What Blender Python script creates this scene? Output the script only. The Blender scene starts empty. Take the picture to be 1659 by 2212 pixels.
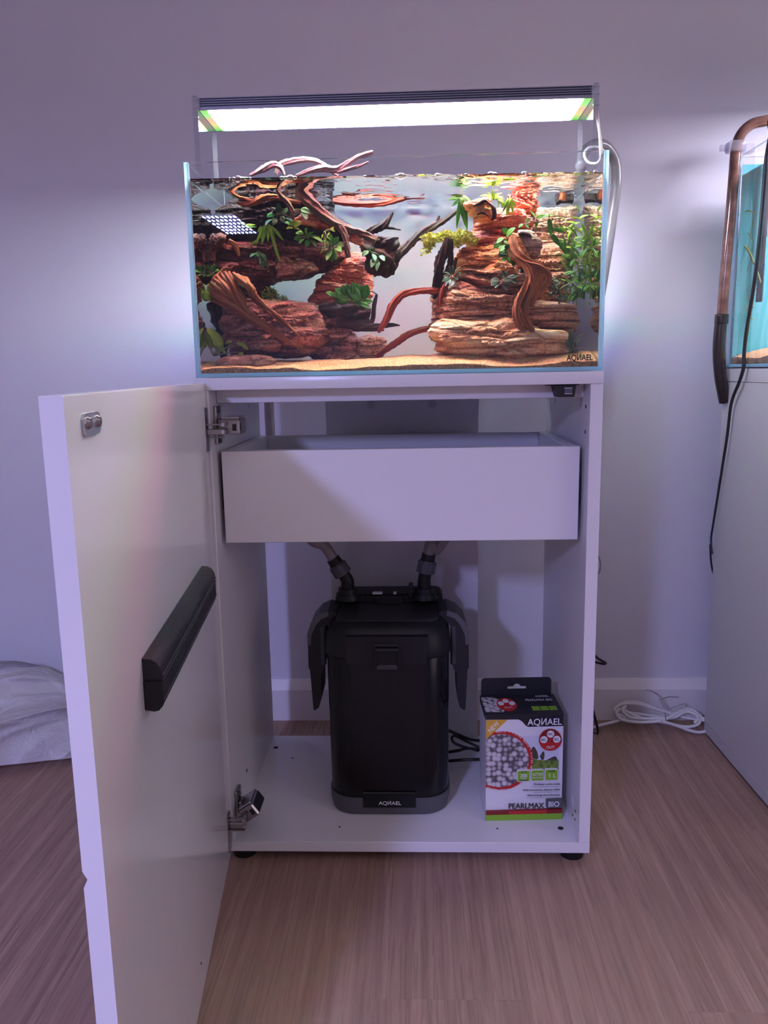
import bpy, bmesh, math, random
import numpy as np
from mathutils import Vector, Matrix

random.seed(7)
sc = bpy.context.scene
COL = sc.collection

# ------------------------------------------------------------------ camera
CAM = np.array([0.02464, -1.18294, 0.79575])
FPX, PITCH, ROLL, YAW = 1716.265, 0.17536, -0.01834, 0.04057
_c, _s = math.cos(YAW), math.sin(YAW)
FW = np.array([-_s*math.cos(PITCH), _c*math.cos(PITCH), -math.sin(PITCH)])
_r = np.array([_c, _s, 0.0]); _u = np.cross(_r, FW)
RT = math.cos(ROLL)*_r + math.sin(ROLL)*_u
UP = np.cross(RT, FW)
cd = bpy.data.cameras.new('camera'); cam = bpy.data.objects.new('camera', cd); COL.objects.link(cam)
cam.matrix_world = Matrix(((RT[0], UP[0], -FW[0], CAM[0]), (RT[1], UP[1], -FW[1], CAM[1]),
                           (RT[2], UP[2], -FW[2], CAM[2]), (0, 0, 0, 1)))
cd.sensor_fit = 'VERTICAL'; cd.sensor_height = 36.0; cd.lens = FPX/2212*36.0
cd.clip_start = 0.02
sc.camera = cam

# ------------------------------------------------------------------ light and exposure
sc.view_settings.view_transform = 'Standard'; sc.view_settings.look = 'None'
sc.view_settings.gamma = 1.0; sc.view_settings.use_curve_mapping = False
sc.view_settings.exposure = 0.0
sc.cycles.use_denoising = True
sc.cycles.max_bounces = 12; sc.cycles.transparent_max_bounces = 24
sc.cycles.sample_clamp_indirect = 20.0; sc.cycles.caustics_reflective = False
W = bpy.data.worlds.new('world'); sc.world = W; W.use_nodes = True
W.node_tree.nodes['Background'].inputs[0].default_value = (0.2, 0.17, 0.2, 1)
W.node_tree.nodes['Background'].inputs[1].default_value = 0.0
LED_STRENGTH = 84.0          # lamp over the planted tank
GRID_STRENGTH = 430.0        # lens-grid lamp across the room
SIDE_STRENGTH = 52.0          # lamp over the second tank
def area(name, loc, rot, sx, sy, power, col):
    l = bpy.data.lights.new(name, 'AREA'); l.shape = 'RECTANGLE'; l.size = sx; l.size_y = sy
    l.energy = power; l.color = col
    o = bpy.data.objects.new(name, l); COL.objects.link(o); o.location = loc; o.rotation_euler = rot
    return o
# added fill areas overhead and at the right
area('overhead_fill', (0.0, -2.2, 2.44), (0, 0, 0), 2.4, 2.0, 9.6, (1.0, 0.90, 1.0))
area('right_fill', (2.2, -1.7, 1.35), (0, math.radians(90), 0), 1.5, 1.6, 11, (1.0, 0.90, 1.0))

# ------------------------------------------------------------------ helpers: projection
def ray(px, py): return FW + RT*(px-829.5)/FPX - UP*(py-1106)/FPX
def aty(px, py, Y): d = ray(px, py); return CAM + d*(Y-CAM[1])/d[1]
def atz(px, py, Z): d = ray(px, py); return CAM + d*(Z-CAM[2])/d[2]
def atx(px, py, X): d = ray(px, py); return CAM + d*(X-CAM[0])/d[0]
YG = 0.0065
def tp(px, py, Y):
    """where a thing seen through the water of the planted tank really stands"""
    Q = aty(px, py, YG); d = Q-CAM; d = d/np.linalg.norm(d)
    N = np.array([0, -1, 0.]); c = -N@d; s = 1/1.33
    k = s*d+(s*c-math.sqrt(1-s*s*(1-c*c)))*N
    return Q+k*(Y-YG)/k[1]

# ------------------------------------------------------------------ helpers: objects
def tag(o, label=None, cat=None, group=None, kind=None):
    if label: o['label'] = label
    if cat: o['category'] = cat
    if group: o['group'] = group
    if kind: o['kind'] = kind
    return o
def empty(name, label, cat, loc=(0, 0, 0), rz=0.0, group=None):
    o = bpy.data.objects.new(name, None); COL.objects.link(o); o.location = Vector(loc); o.rotation_euler = (0, 0, rz)
    o.empty_display_size = 0.02
    return tag(o, label, cat, group)
def link(name, me, mat, parent=None, loc=(0, 0, 0)):
    o = bpy.data.objects.new(name, me); COL.objects.link(o)
    if mat is not None and not me.materials: me.materials.append(mat)
    if parent is not None: o.parent = parent
    o.location = Vector(loc)
    return o
def vf(name, V, F, mat, parent=None, smooth=True, org=(0, 0, 0), ang=None):
    V = np.asarray(V, float)-np.asarray(org, float)
    me = bpy.data.meshes.new(name); me.from_pydata(V.tolist(), [], F); me.update()
    if smooth: me.polygons.foreach_set('use_smooth', [True]*len(me.polygons))
    if ang: me.set_sharp_from_angle(angle=math.radians(ang))
    return link(name, me, mat, parent, org if parent is None else (0, 0, 0))
def bmo(name, bm, mat, parent=None, org=(0, 0, 0), smooth=None):
    bmesh.ops.recalc_face_normals(bm, faces=bm.faces)
    bmesh.ops.translate(bm, verts=bm.verts, vec=-Vector(org))
    me = bpy.data.meshes.new(name); bm.to_mesh(me); bm.free()
    if smooth is not None:
        me.polygons.foreach_set('use_smooth', [True]*len(me.polygons)); me.set_sharp_from_angle(angle=math.radians(smooth))
    return link(name, me, mat, parent, org if parent is None else (0, 0, 0))
def addbox(bm, x0, x1, y0, y1, z0, z1, bev=0.0, seg=1):
    M = Matrix.Translation(((x0+x1)/2, (y0+y1)/2, (z0+z1)/2)) @ Matrix.Diagonal((abs(x1-x0), abs(y1-y0), abs(z1-z0), 1))
    r = bmesh.ops.create_cube(bm, size=1.0, matrix=M)
    if bev > 0:
        es = set(e for v in r['verts'] for e in v.link_edges)
        bmesh.ops.bevel(bm, geom=list(es), offset=bev, segments=seg, affect='EDGES', profile=0.5)
    return bm
def boxo(name, x0, x1, y0, y1, z0, z1, mat, parent=None, bev=0.0008, org=None, seg=1):
    bm = bmesh.new(); addbox(bm, x0, x1, y0, y1, z0, z1, bev, seg)
    if org is None: org = (0, 0, 0) if parent is not None else ((x0+x1)/2, (y0+y1)/2, min(z0, z1))
    return bmo(name, bm, mat, parent, org, smooth=40 if bev else None)
def addcyl(bm, p0, p1, r0, r1=None, seg=20, caps=True):
    r1 = r0 if r1 is None else r1
    p0, p1 = Vector(p0), Vector(p1); d = p1-p0
    M = Matrix.Translation((p0+p1)/2) @ d.to_track_quat('Z', 'Y').to_matrix().to_4x4()
    bmesh.ops.create_cone(bm, cap_ends=caps, segments=seg, radius1=r0, radius2=r1, depth=d.length, matrix=M)
    return bm
def addprism(bm, poly, axis, a, b):
    """poly: list of 2-D points in the plane across the axis (x: y,z  y: x,z  z: x,y)"""
    def P(u, v, t): return {'x': (t, u, v), 'y': (u, t, v), 'z': (u, v, t)}[axis]
    A = [bm.verts.new(P(u, v, a)) for u, v in poly]; B = [bm.verts.new(P(u, v, b)) for u, v in poly]
    n = len(poly); bm.faces.new(A); bm.faces.new(B[::-1])
    for i in range(n): bm.faces.new((A[i], A[(i+1) % n], B[(i+1) % n], B[i]))
    return bm
def rrect(w, d, r, n=6):
    r = min(r, w*.999, d*.999); out = []
    for cx, cy, a0 in ((w-r, d-r, 0), (-(w-r), d-r, 90), (-(w-r), -(d-r), 180), (w-r, -(d-r), 270)):
        for k in range(n+1):
            a = math.radians(a0+90*k/n); out.append((cx+r*math.cos(a), cy+r*math.sin(a)))
    return out
def addloft(bm, secs, cx=0.0, cy=0.0, caps=True):
    """secs: (z, half width, half depth, corner radius, y shift)"""
    rings = []
    for s in secs:
        z, w, d, r = s[:4]; dy = s[4] if len(s) > 4 else 0
        rings.append([bm.verts.new((cx+x, cy+y+dy, z)) for x, y in rrect(w, d, r)])
    for A, B in zip(rings, rings[1:]):
        n = len(A)
        for i in range(n): bm.faces.new((A[i], A[(i+1) % n], B[(i+1) % n], B[i]))
    if caps: bm.faces.new(rings[0][::-1]); bm.faces.new(rings[-1])
    return bm
def catmull(P, n, closed=False):
    P = np.asarray(P, float); m = len(P)
    if m == 2: return P[0]+(P[1]-P[0])*np.linspace(0, 1, n)[:, None]
    if closed: Q = np.vstack([P[-1], P, P[0], P[1]]); ns = m
    else: Q = np.vstack([2*P[0]-P[1], P, 2*P[-1]-P[-2]]); ns = m-1
    t = np.linspace(0, ns, n, endpoint=not closed); i = np.minimum(t.astype(int), ns-1); f = (t-i)[:, None]
    a, b, c, d = Q[i], Q[i+1], Q[i+2], Q[i+3]
    return 0.5*((2*b)+(-a+c)*f+(2*a-5*b+4*c-d)*f*f+(-a+3*b-3*c+d)*f**3)
# value noise
_rng = np.random.RandomState(3); _PERM = _rng.permutation(1024); _VAL = _rng.rand(1024)*2-1
def vnoise(P, seed=0):
    P = np.asarray(P, float)+seed*17.31; I = np.floor(P).astype(int); f = P-I; f = f*f*(3-2*f)
    def h(dx, dy, dz): return _VAL[_PERM[(_PERM[(_PERM[(I[:, 0]+dx) & 1023]+I[:, 1]+dy) & 1023]+I[:, 2]+dz) & 1023]]
    x, y, z = f.T
    l = lambda a, b, t: a+(b-a)*t
    return l(l(l(h(0, 0, 0), h(1, 0, 0), x), l(h(0, 1, 0), h(1, 1, 0), x), y),
             l(l(h(0, 0, 1), h(1, 0, 1), x), l(h(0, 1, 1), h(1, 1, 1), x), y), z)
def fbm(P, seed=0, o=3):
    s = 0; a = 1
    for k in range(o): s = s+a*vnoise(np.asarray(P)*2**k, seed+k*5); a *= .5
    return s
def sweep(pts, rad, n=60, seg=14, flat=1.0, groove=0.0, gn=5, twist=2.0, rough=0.0, seed=0, capr=True):
    """tube along a smoothed path -> (V,F); flat squeezes it, groove cuts lengthwise furrows"""
    pts = np.asarray(pts, float); C = catmull(pts, n); R = np.interp(np.linspace(0, 1, n), np.linspace(0, 1, len(rad)), rad)
    T = np.gradient(C, axis=0); T /= np.linalg.norm(T, axis=1)[:, None]+1e-12
    N = np.cross(T[0], [0.3, 1, 0.1]); N /= np.linalg.norm(N); V = []; th = np.arange(seg)*2*math.pi/seg
    for i in range(n):
        N = N-T[i]*(N@T[i]); N /= np.linalg.norm(N)+1e-12; B = np.cross(T[i], N); ph = twist*i/n*2*math.pi
        a = th
        rr = R[i]*(1-groove*np.abs(np.sin(gn*.5*(a+ph)))**.6) if groove else np.full(seg, R[i])
        V.append(C[i]+np.outer(rr*np.cos(a), N)+np.outer(rr*np.sin(a)*flat, B))
    V = np.vstack(V)
    if rough:
        cen = np.repeat(C, seg, 0); d = V-cen; L = np.linalg.norm(d, axis=1)[:, None]+1e-9
        V = cen+d*(1+rough*(fbm(V*140, seed, 3)+.7*vnoise(V*45, seed+9))[:, None])
    F = []
    for i in range(n-1):
        for j in range(seg):
            F.append((i*seg+j, i*seg+(j+1) % seg, (i+1)*seg+(j+1) % seg, (i+1)*seg+j))
    F.append(tuple(range(seg))[::-1]); F.append(tuple((n-1)*seg+j for j in range(seg)))
    return V, F
def join(parts):
    V = []; F = []; o = 0
    for v, f in parts:
        V.append(v); F += [tuple(i+o for i in q) for q in f]; o += len(v)
    return np.vstack(V), F

# ------------------------------------------------------------------ helpers: materials
class NT:
    def __init__(s, name):
        s.m = bpy.data.materials.new(name); s.m.use_nodes = True; s.t = s.m.node_tree; s.t.nodes.clear()
        s.out = s.t.nodes.new('ShaderNodeOutputMaterial')
    def n(s, typ, **kw):
        nd = s.t.nodes.new('ShaderNode'+typ)
        for k, v in kw.items():
            if k.startswith('_'): setattr(nd, k[1:], v)
            else:
                key = k.replace('__', ' '); key = int(key[1:]) if key[0] == 'i' and key[1:].isdigit() else key
                s.set(nd.inputs[key], v)
        return nd
    def set(s, inp, v):
        if isinstance(v, bpy.types.NodeSocket): s.t.links.new(v, inp)
        elif isinstance(v, bpy.types.Node): s.t.links.new(v.outputs[0], inp)
        elif isinstance(v, (tuple, list)) and len(v) == 3 and inp.type == 'RGBA': inp.default_value = (*v, 1)
        else: inp.default_value = v
    def ramp(s, fac, stops, interp='LINEAR'):
        r = s.t.nodes.new('ShaderNodeValToRGB'); s.set(r.inputs[0], fac); e = r.color_ramp.elements; r.color_ramp.interpolation = interp
        while len(e) < len(stops): e.new(0.5)
        for k, (p, c) in enumerate(stops): e[k].position = p; e[k].color = (*c, 1) if len(c) == 3 else c
        return r.outputs[0]
    def mix(s, fac, a, b, typ='MIX'):
        m = s.t.nodes.new('ShaderNodeMix'); m.data_type = 'RGBA'; m.blend_type = typ
        s.set(m.inputs[0], fac); s.set(m.inputs[6], a); s.set(m.inputs[7], b); return m.outputs[2]
    def math(s, op, a, b=0.0):
        m = s.t.nodes.new('ShaderNodeMath'); m.operation = op; s.set(m.inputs[0], a); s.set(m.inputs[1], b); return m.outputs[0]
    def co(s, kind='Object', scale=(1, 1, 1), rot=(0, 0, 0), loc=None):
        tc = s.t.nodes.new('ShaderNodeTexCoord'); mp = s.t.nodes.new('ShaderNodeMapping')
        s.set(mp.inputs[0], tc.outputs[kind]); mp.inputs['Rotation'].default_value = rot; mp.inputs['Scale'].default_value = scale
        if loc is not None: s.set(mp.inputs['Location'], loc)
        return mp.outputs[0]
    def noise(s, vec, scale, detail=3, rough=.55, dist=0.0):
        return s.n('TexNoise', Vector=vec, Scale=scale, Detail=detail, Roughness=rough, Distortion=dist).outputs[0]
    def bump(s, h, strength=.3, dist=.001, normal=None):
        b = s.n('Bump', Height=h, Strength=strength, Distance=dist)
        if normal is not None: s.set(b.inputs['Normal'], normal)
        return b.outputs[0]
    def done(s, sh):
        s.t.links.new(sh.outputs[0] if isinstance(sh, bpy.types.Node) else sh, s.out.inputs[0]); return s.m
def plain(name, col, rough=.5, metal=0.0, spec=.5, coat=0.0):
    t = NT(name); b = t.n('BsdfPrincipled', Base__Color=col, Roughness=rough, Metallic=metal)
    b.inputs['Specular IOR Level'].default_value = spec; b.inputs['Coat Weight'].default_value = coat
    return t.done(b)
M = {}
def lacquer(name, col, rough=.3):
    t = NT(name); v = t.co('Object'); n = t.noise(v, 260, 2)
    b = t.n('BsdfPrincipled', Base__Color=col, Roughness=rough, Normal=t.bump(n, .04, .0004)); return t.done(b)
M['white'] = lacquer('white_melamine', (.76, .74, .77), .26)
M['white_door'] = lacquer('white_door_melamine', (.71, .685, .695), .16)
M['grey_cab'] = lacquer('pale_grey_melamine', (.52, .51, .53), .4)
M['black'] = plain('black_plastic', (.009, .0085, .0105), .45, spec=.35)
M['gloss_black'] = plain('gloss_black_plastic', (.005, .0045, .006), .22, spec=.35)
M['satin_black'] = plain('satin_black_plastic', (.014, .0135, .017), .5, spec=.4)
M['dark_grey'] = plain('dark_grey_plastic', (.085, .083, .095), .5)
M['slate'] = plain('slate_plastic', (.045, .045, .055), .5)
M['nickel'] = plain('nickel', (.42, .39, .38), .3, 1.0)
M['steel'] = plain('zinc_plate', (.6, .6, .64), .35, 1.0)
M['hole'] = plain('drilled_hole', (.02, .018, .02), .8)
M['cap'] = plain('white_cap', (.62, .6, .64), .4)
M['alu'] = plain('anodised_aluminium', (.30, .30, .36), .4, .6)
M['white_pvc'] = plain('white_pvc_cord', (.72, .70, .695), .4)
M['black_pvc'] = plain('black_pvc_cord', (.015, .015, .018), .35)
M['white_print'] = plain('white_print', (.86, .85, .88), .45)
def hose_mat(name, col, tr):
    t = NT(name); a = t.n('BsdfPrincipled', Base__Color=col, Roughness=.22); b = t.n('BsdfTranslucent', Color=col)
    return t.done(t.n('MixShader', Fac=tr, i1=a.outputs[0], i2=b.outputs[0]))
M['hose'] = hose_mat('smoky_hose', (.42, .36, .37), .35)
M['hose_pale'] = hose_mat('pale_hose', (.34, .32, .335), .25)
# thin glass: what passes and what is mirrored, by Fresnel on the outer faces
def thin_glass(name, tint, ior=1.5, rough=0.0):
    t = NT(name); tr = t.n('BsdfTransparent', Color=tint); gl = t.n('BsdfGlossy', Color=(1, 1, 1), Roughness=rough)
    fr = t.n('Fresnel', IOR=ior).outputs[0]; g = t.n('NewGeometry')
    fac = t.math('MULTIPLY', fr, t.math('SUBTRACT', 1.0, g.outputs['Backfacing']))
    return t.done(t.n('MixShader', Fac=fac, i1=tr.outputs[0], i2=gl.outputs[0]))
M['glass'] = thin_glass('pane_glass', (.975, .985, .985))
M['acrylic'] = thin_glass('clear_acrylic', (.93, .94, .96), 1.49)
def edge_glass():
    t = NT('glass_edge'); b = t.n('BsdfPrincipled', Base__Color=(.42, .66, .78), Roughness=.12); tl = t.n('BsdfTranslucent', Color=(.5, .8, .95))
    return t.done(t.n('MixShader', Fac=.6, i1=b.outputs[0], i2=tl.outputs[0]))
M['edge'] = edge_glass()
def acr_edge():
    t = NT('acrylic_edge'); a = t.n('BsdfTransparent', Color=(.8, .82, .86)); b = t.n('BsdfPrincipled', Base__Color=(.6, .6, .66), Roughness=.08)
    return t.done(t.n('MixShader', Fac=.10, i1=a.outputs[0], i2=b.outputs[0]))
M['acr_edge'] = acr_edge()
t = NT('glass_rim'); _a = t.n('BsdfTransparent', Color=(.86, .92, .94)); _b = t.n('BsdfPrincipled', Base__Color=(.35, .45, .52), Roughness=.1); M['rim'] = t.done(t.n('MixShader', Fac=.55, i1=_a.outputs[0], i2=_b.outputs[0]))
t = NT('water_side'); M['water_side'] = t.done(t.n('BsdfGlass', Color=(.99, 1, 1), Roughness=0.0, IOR=1.33))
t = NT('water_top'); _tr = t.n('BsdfTransparent', Color=(1, 1, 1)); _gl = t.n('BsdfGlossy', Color=(1, 1, 1), Roughness=0.0)
M['water_top'] = t.done(t.n('MixShader', Fac=t.n('Fresnel', IOR=1.33).outputs[0], i1=_tr.outputs[0], i2=_gl.outputs[0]))
t = NT('bubble_film'); _a = t.n('BsdfTransparent', Color=(.97, .97, 1)); _b = t.n('BsdfGlossy', Color=(1, 1, 1), Roughness=.08); _lw = t.n('LayerWeight', Blend=.35).outputs['Facing']
M['bubble'] = t.done(t.n('MixShader', Fac=t.math('ADD', t.math('MULTIPLY', t.math('POWER', _lw, 2.0), .75), .05), i1=_a.outputs[0], i2=_b.outputs[0]))
# wall paint
t = NT('wall_paint'); v = t.co('Object'); n = t.noise(v, 190, 3); n2 = t.noise(v, 2.2, 2)
c = t.mix(n2, (.635, .625, .70), (.67, .66, .73))
M['wall'] = t.done(t.n('BsdfPrincipled', Base__Color=c, Roughness=.6, Normal=t.bump(n, .12, .0015)))
M['trim'] = lacquer('trim_paint', (.76, .73, .74), .35)
M['ceiling'] = plain('ceiling_paint', (.8, .78, .78), .8)
# floor planks: grain runs along the plank (local y)
t = NT('wood_plank'); oi = t.n('ObjectInfo'); off = t.n('CombineXYZ', X=t.math('MULTIPLY', oi.outputs['Random'], 9.0), Y=t.math('MULTIPLY', oi.outputs['Random'], 23.0), Z=0.0).outputs[0]
v = t.co('Object', (1, .032, 1), loc=off); v2 = t.co('Object', (1, .014, 1), loc=off)
g1 = t.noise(v, 26, 5, .6, 2.6); g2 = t.noise(v, 210, 4, .65, .6); g3 = t.noise(v2, 520, 2, .5)
fig = t.n('TexWave', Vector=v, Scale=11.0, Distortion=12.0, Detail=3.0, Detail__Scale=1.3, _wave_type='BANDS', _bands_direction='X').outputs['Fac']
c = t.ramp(g1, [(.3, (.285, .172, .130)), (.5, (.365, .230, .174)), (.7, (.44, .290, .222))])
c = t.mix(t.math('MULTIPLY', fig, .5), c, (.25, .15, .11))
c = t.mix(t.ramp(g2, [(.47, (0, 0, 0)), (.64, (.6, .6, .6))]), c, (.19, .112, .084))
c = t.mix(t.math('MULTIPLY', oi.outputs['Random'], .22), c, (.43, .26, .19))
M['plank'] = t.done(t.n('BsdfPrincipled', Base__Color=c, Roughness=t.ramp(g2, [(.3, (.48,)*3), (.7, (.62,)*3)]), Normal=t.bump(t.math('ADD', g2, t.math('MULTIPLY', g3, .7)), .5, .0012)))
M['subfloor'] = plain('plank_joint', (.06, .04, .035), .9)
# sand
t = NT('sand'); v = t.co('Object'); n = t.noise(v, 900, 2, .7); n2 = t.noise(v, 16, 3); sp = t.n('TexVoronoi', Vector=v, Scale=520.0).outputs['Color']
c = t.mix(n2, (.46, .23, .11), (.50, .285, .135)); c = t.mix(.5, c, t.ramp(t.n('SeparateColor', Color=sp).outputs[0], [(0, (.20, .075, .04)), (.5, (.48, .26, .125)), (1, (.80, .60, .36))]))
M['sand'] = t.done(t.n('BsdfPrincipled', Base__Color=c, Roughness=.85, Specular__IOR__Level=.1, Normal=t.bump(n, .6, .0012)))
def film(name, col):
    t = NT(name); n = t.noise(t.co('Object'), 130, 3); c = t.mix(t.math('MULTIPLY', n, .12), col, tuple(k*.8 for k in col))
    return t.done(t.n('BsdfDiffuse', Color=c))
M['film'] = film('white_background_film', (.20, .172, .166))
M['teal_film'] = film('teal_background_film', (.12, .47, .53))
def rock_mat(name, dark, mid, light, ang=0.0, sx=10., sz=95., contrast=(.38, .5, .61)):
    t = NT(name); v = t.co('Object', (sx, sx, sz), (0, ang, 0)); vo = t.co('Object')
    wob = t.noise(vo, 14, 3)
    s1 = t.noise(v, 1.0, 5, .65, .6); fine = t.noise(vo, 240, 3, .65); big = t.noise(vo, 22, 3)
    cr = t.n('TexVoronoi', Vector=t.co('Object', (sx*.9, sx*.9, sz*.55), (0, ang, 0)), Scale=1.0, _feature='DISTANCE_TO_EDGE').outputs[0]
    crk = t.ramp(cr, [(.0, (0, 0, 0)), (.07, (1, 1, 1))])
    f = t.math('ADD', t.math('MULTIPLY', s1, .72), t.math('MULTIPLY', fine, .28))
    c = t.ramp(f, [(contrast[0], dark), (contrast[1], mid), (contrast[2], light)])
    c = t.mix(t.ramp(big, [(.35, (0, 0, 0)), (.7, (.35,)*3)]), c, mid)
    c = t.mix(t.math('MULTIPLY', t.math('SUBTRACT', 1.0, crk), .7), c, dark)
    h = t.math('ADD', t.math('ADD', s1, t.math('MULTIPLY', fine, .55)), t.math('MULTIPLY', crk, .35))
    return t.done(t.n('BsdfPrincipled', Base__Color=c, Roughness=.7, Specular__IOR__Level=.22, Normal=t.bump(h, 1.0, .006)))
M['rock_tan'] = rock_mat('tan_petrified_wood', (.27, .10, .05), (.85, .45, .235), (.9, .72, .49), .05)
M['rock_brown'] = rock_mat('brown_petrified_wood', (.095, .038, .026), (.47, .205, .118), (.86, .54, .35), .1, 9, 120)
M['rock_left'] = rock_mat('russet_petrified_wood', (0.058, 0.018, 0.017), (0.325, 0.114, 0.073), (0.715, 0.364, 0.247), -.1, 12, 80)
M['rock_red'] = rock_mat('red_petrified_wood', (0.195, 0.029, 0.021), (0.676, 0.150, 0.091), (0.860, 0.403, 0.260), .12, 12, 110)
M['rock_orange'] = rock_mat('orange_petrified_wood', (0.286, 0.065, 0.026), (0.832, 0.273, 0.098), (0.860, 0.572, 0.247), .03, 12, 90)
M['rock_deep_shade'] = rock_mat('deep_shade_petrified_wood', (.003, .0025, .0045), (.009, .0065, .009), (.030, .017, .017), 0., 12, 80)  # near-black base colour carries the shadow lying on the rear bulk
M['rock_shade'] = rock_mat('shaded_red_petrified_wood', (0.023, 0.008, 0.009), (0.111, 0.031, 0.026), (0.312, 0.098, 0.072), 0., 14, 60)  # darkened red: shade around the arch is put into the colour
M['rock_beige'] = rock_mat('beige_petrified_wood', (0.156, 0.098, 0.072), (0.468, 0.299, 0.215), (0.754, 0.546, 0.390), 0., 8, 130)
def wood_mat(name, dark, mid, light, sc_=1.0):
    """driftwood: streaks follow the 'fib' attribute (round the limb, along the limb)"""
    t = NT(name); at = t.n('Attribute', _attribute_name='fib').outputs['Vector']; vo = t.co('Object')
    mp = t.n('Mapping', Vector=at, Scale=(1, 1, 16)); n = t.noise(mp.outputs[0], 3.4, 4, .65, .25); mp2 = t.n('Mapping', Vector=at, Scale=(1, 1, 40)); n2 = t.noise(mp2.outputs[0], 10.0, 3, .6); n3 = t.noise(vo, 45, 3)
    f = t.math('ADD', t.math('MULTIPLY', n, .6), t.math('MULTIPLY', n2, .4))
    c = t.ramp(f, [(.36, dark), (.5, mid), (.63, light)]); c = t.mix(t.math('MULTIPLY', n3, .3), c, mid)
    return t.done(t.n('BsdfPrincipled', Base__Color=c, Roughness=.6, Specular__IOR__Level=.22, Normal=t.bump(f, 1.0, .004)))
M['root_orange'] = wood_mat('orange_brown_root', (0.112, 0.022, 0.013), (0.500, 0.144, 0.056), (0.825, 0.338, 0.144))
M['root_red'] = wood_mat('red_brown_root', (0.112, 0.016, 0.013), (0.413, 0.062, 0.037), (0.625, 0.163, 0.094))
M['root_dark'] = wood_mat('dark_driftwood', (.010, .007, .008), (.048, .026, .022), (.14, .078, .055))
M['root_brown'] = wood_mat('brown_driftwood', (0.069, 0.035, 0.025), (0.237, 0.131, 0.088), (0.475, 0.275, 0.175))
M['root_dry'] = wood_mat('dry_pale_driftwood', (.20, .13, .145), (.36, .25, .27), (.50, .39, .42))
def leaf_mat(name, a, b, tr=.35):
    t = NT(name); oi = t.n('ObjectInfo'); n = t.noise(t.co('Object'), 3.0, 3); g = t.co('Generated'); sx = t.n('SeparateXYZ', Vector=g).outputs[0]
    rib = t.ramp(t.math('ABSOLUTE', t.math('SUBTRACT', sx, .5)), [(0.0, (.6,)*3), (.05, (0, 0, 0))])
    c = t.mix(t.math('ADD', t.math('MULTIPLY', oi.outputs['Random'], .6), t.math('MULTIPLY', n, .4)), a, b)
    c = t.mix(t.math('MULTIPLY', rib, .45), c, tuple(min(1, k*1.9+.03) for k in b))
    p = t.n('BsdfPrincipled', Base__Color=c, Roughness=.38, Specular__IOR__Level=.2); tl = t.n('BsdfTranslucent', Color=c)
    return t.done(t.n('MixShader', Fac=tr, i1=p.outputs[0], i2=tl.outputs[0]))
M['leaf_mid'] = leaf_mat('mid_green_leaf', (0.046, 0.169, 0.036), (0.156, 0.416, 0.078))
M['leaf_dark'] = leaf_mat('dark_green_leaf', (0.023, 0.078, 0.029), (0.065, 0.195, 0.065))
M['leaf_lime'] = leaf_mat('lime_green_leaf', (0.221, 0.416, 0.039), (0.494, 0.676, 0.091))
M['leaf_grey'] = leaf_mat('grey_green_leaf', (.05, .085, .055), (.15, .21, .14))
M['leaf_yellow'] = leaf_mat('yellow_green_leaf', (.40, .52, .05), (.66, .74, .14), .45)
M['moss'] = leaf_mat('yellow_moss', (.36, .38, .05), (.70, .66, .17))
M['stem'] = plain('plant_stem', (.12, .14, .04), .6)
M['stem_red'] = plain('reddish_plant_stem', (.28, .12, .07), .6)

# parent bookkeeping: children of an unrotated Empty are given in world coordinates
_link0 = link
def link(name, me, mat, parent=None, loc=(0, 0, 0)):
    o = _link0(name, me, mat, parent, loc)
    if parent is not None and parent.type == 'EMPTY' and parent.name not in LOCAL: o.location = -parent.location
    return o
LOCAL = set()
HTOP, TP, H0, HW, WY = 0.7906, 0.0185, 0.020, 0.30, 0.559

# ================================================================== setting
RX0, RX1, RY0, RZ = -2.6, 2.3, -4.2, 2.5
def struct(name, x0, x1, y0, y1, z0, z1, mat):
    o = boxo(name, x0, x1, y0, y1, z0, z1, mat, None, 0.0); o['kind'] = 'structure'; return o
struct('wall_back', RX0-.1, RX1+.1, WY, WY+.12, 0, RZ, M['wall'])
struct('wall_left', RX0-.1, RX0, RY0, WY, 0, RZ, M['wall'])
struct('wall_right', RX1, RX1+.1, RY0, WY, 0, RZ, M['wall'])
struct('wall_front', RX0-.1, RX1+.1, RY0-.12, RY0, 0, RZ, M['wall'])
struct('ceiling', RX0-.1, RX1+.1, RY0-.12, WY+.12, RZ, RZ+.1, M['ceiling'])
floor = struct('floor', RX0-.1, RX1+.1, RY0-.12, WY+.12, -.06, -.0035, M['subfloor'])
PW = 0.204; PL = 1.22
pm = {}
rp = random.Random(5)
for k in range(-11, 11):
    x0 = -.0494+PW*k
    off = {0: -.2855, 1: -.90, 2: -.30, 3: .1, -1: -.75, -2: -.05}.get(k, rp.uniform(-.6, .6))
    y = off-PL*3
    while y < WY:
        a, b = max(y, RY0), min(y+PL, WY)
        if b-a > .02 and x0 > RX0 and x0+PW < RX1 and b > -2.2:
            key = round(b-a, 3)
            if key not in pm:
                bm = bmesh.new(); addbox(bm, -PW/2+.00008, PW/2-.00008, -(b-a)/2+.0001, (b-a)/2-.0001, -.0035, 0, .00018)
                o = bmo('plank', bm, M['plank'], floor); pm[key] = o.data
            else: o = _link0('plank', pm[key], None, floor)
            o.location = Vector((x0+PW/2, (a+b)/2, 0))-floor.location
        y += PL
bm = bmesh.new(); addprism(bm, [(WY, 0), (WY-.017, 0), (WY-.017, .074), (WY-.013, .081), (WY-.006, .093), (WY-.004, .096), (WY, .096)], 'x', RX0, RX1)
tag(bmo('baseboard_back', bm, M['trim'], None, (0, WY, 0)), kind='structure')

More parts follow.
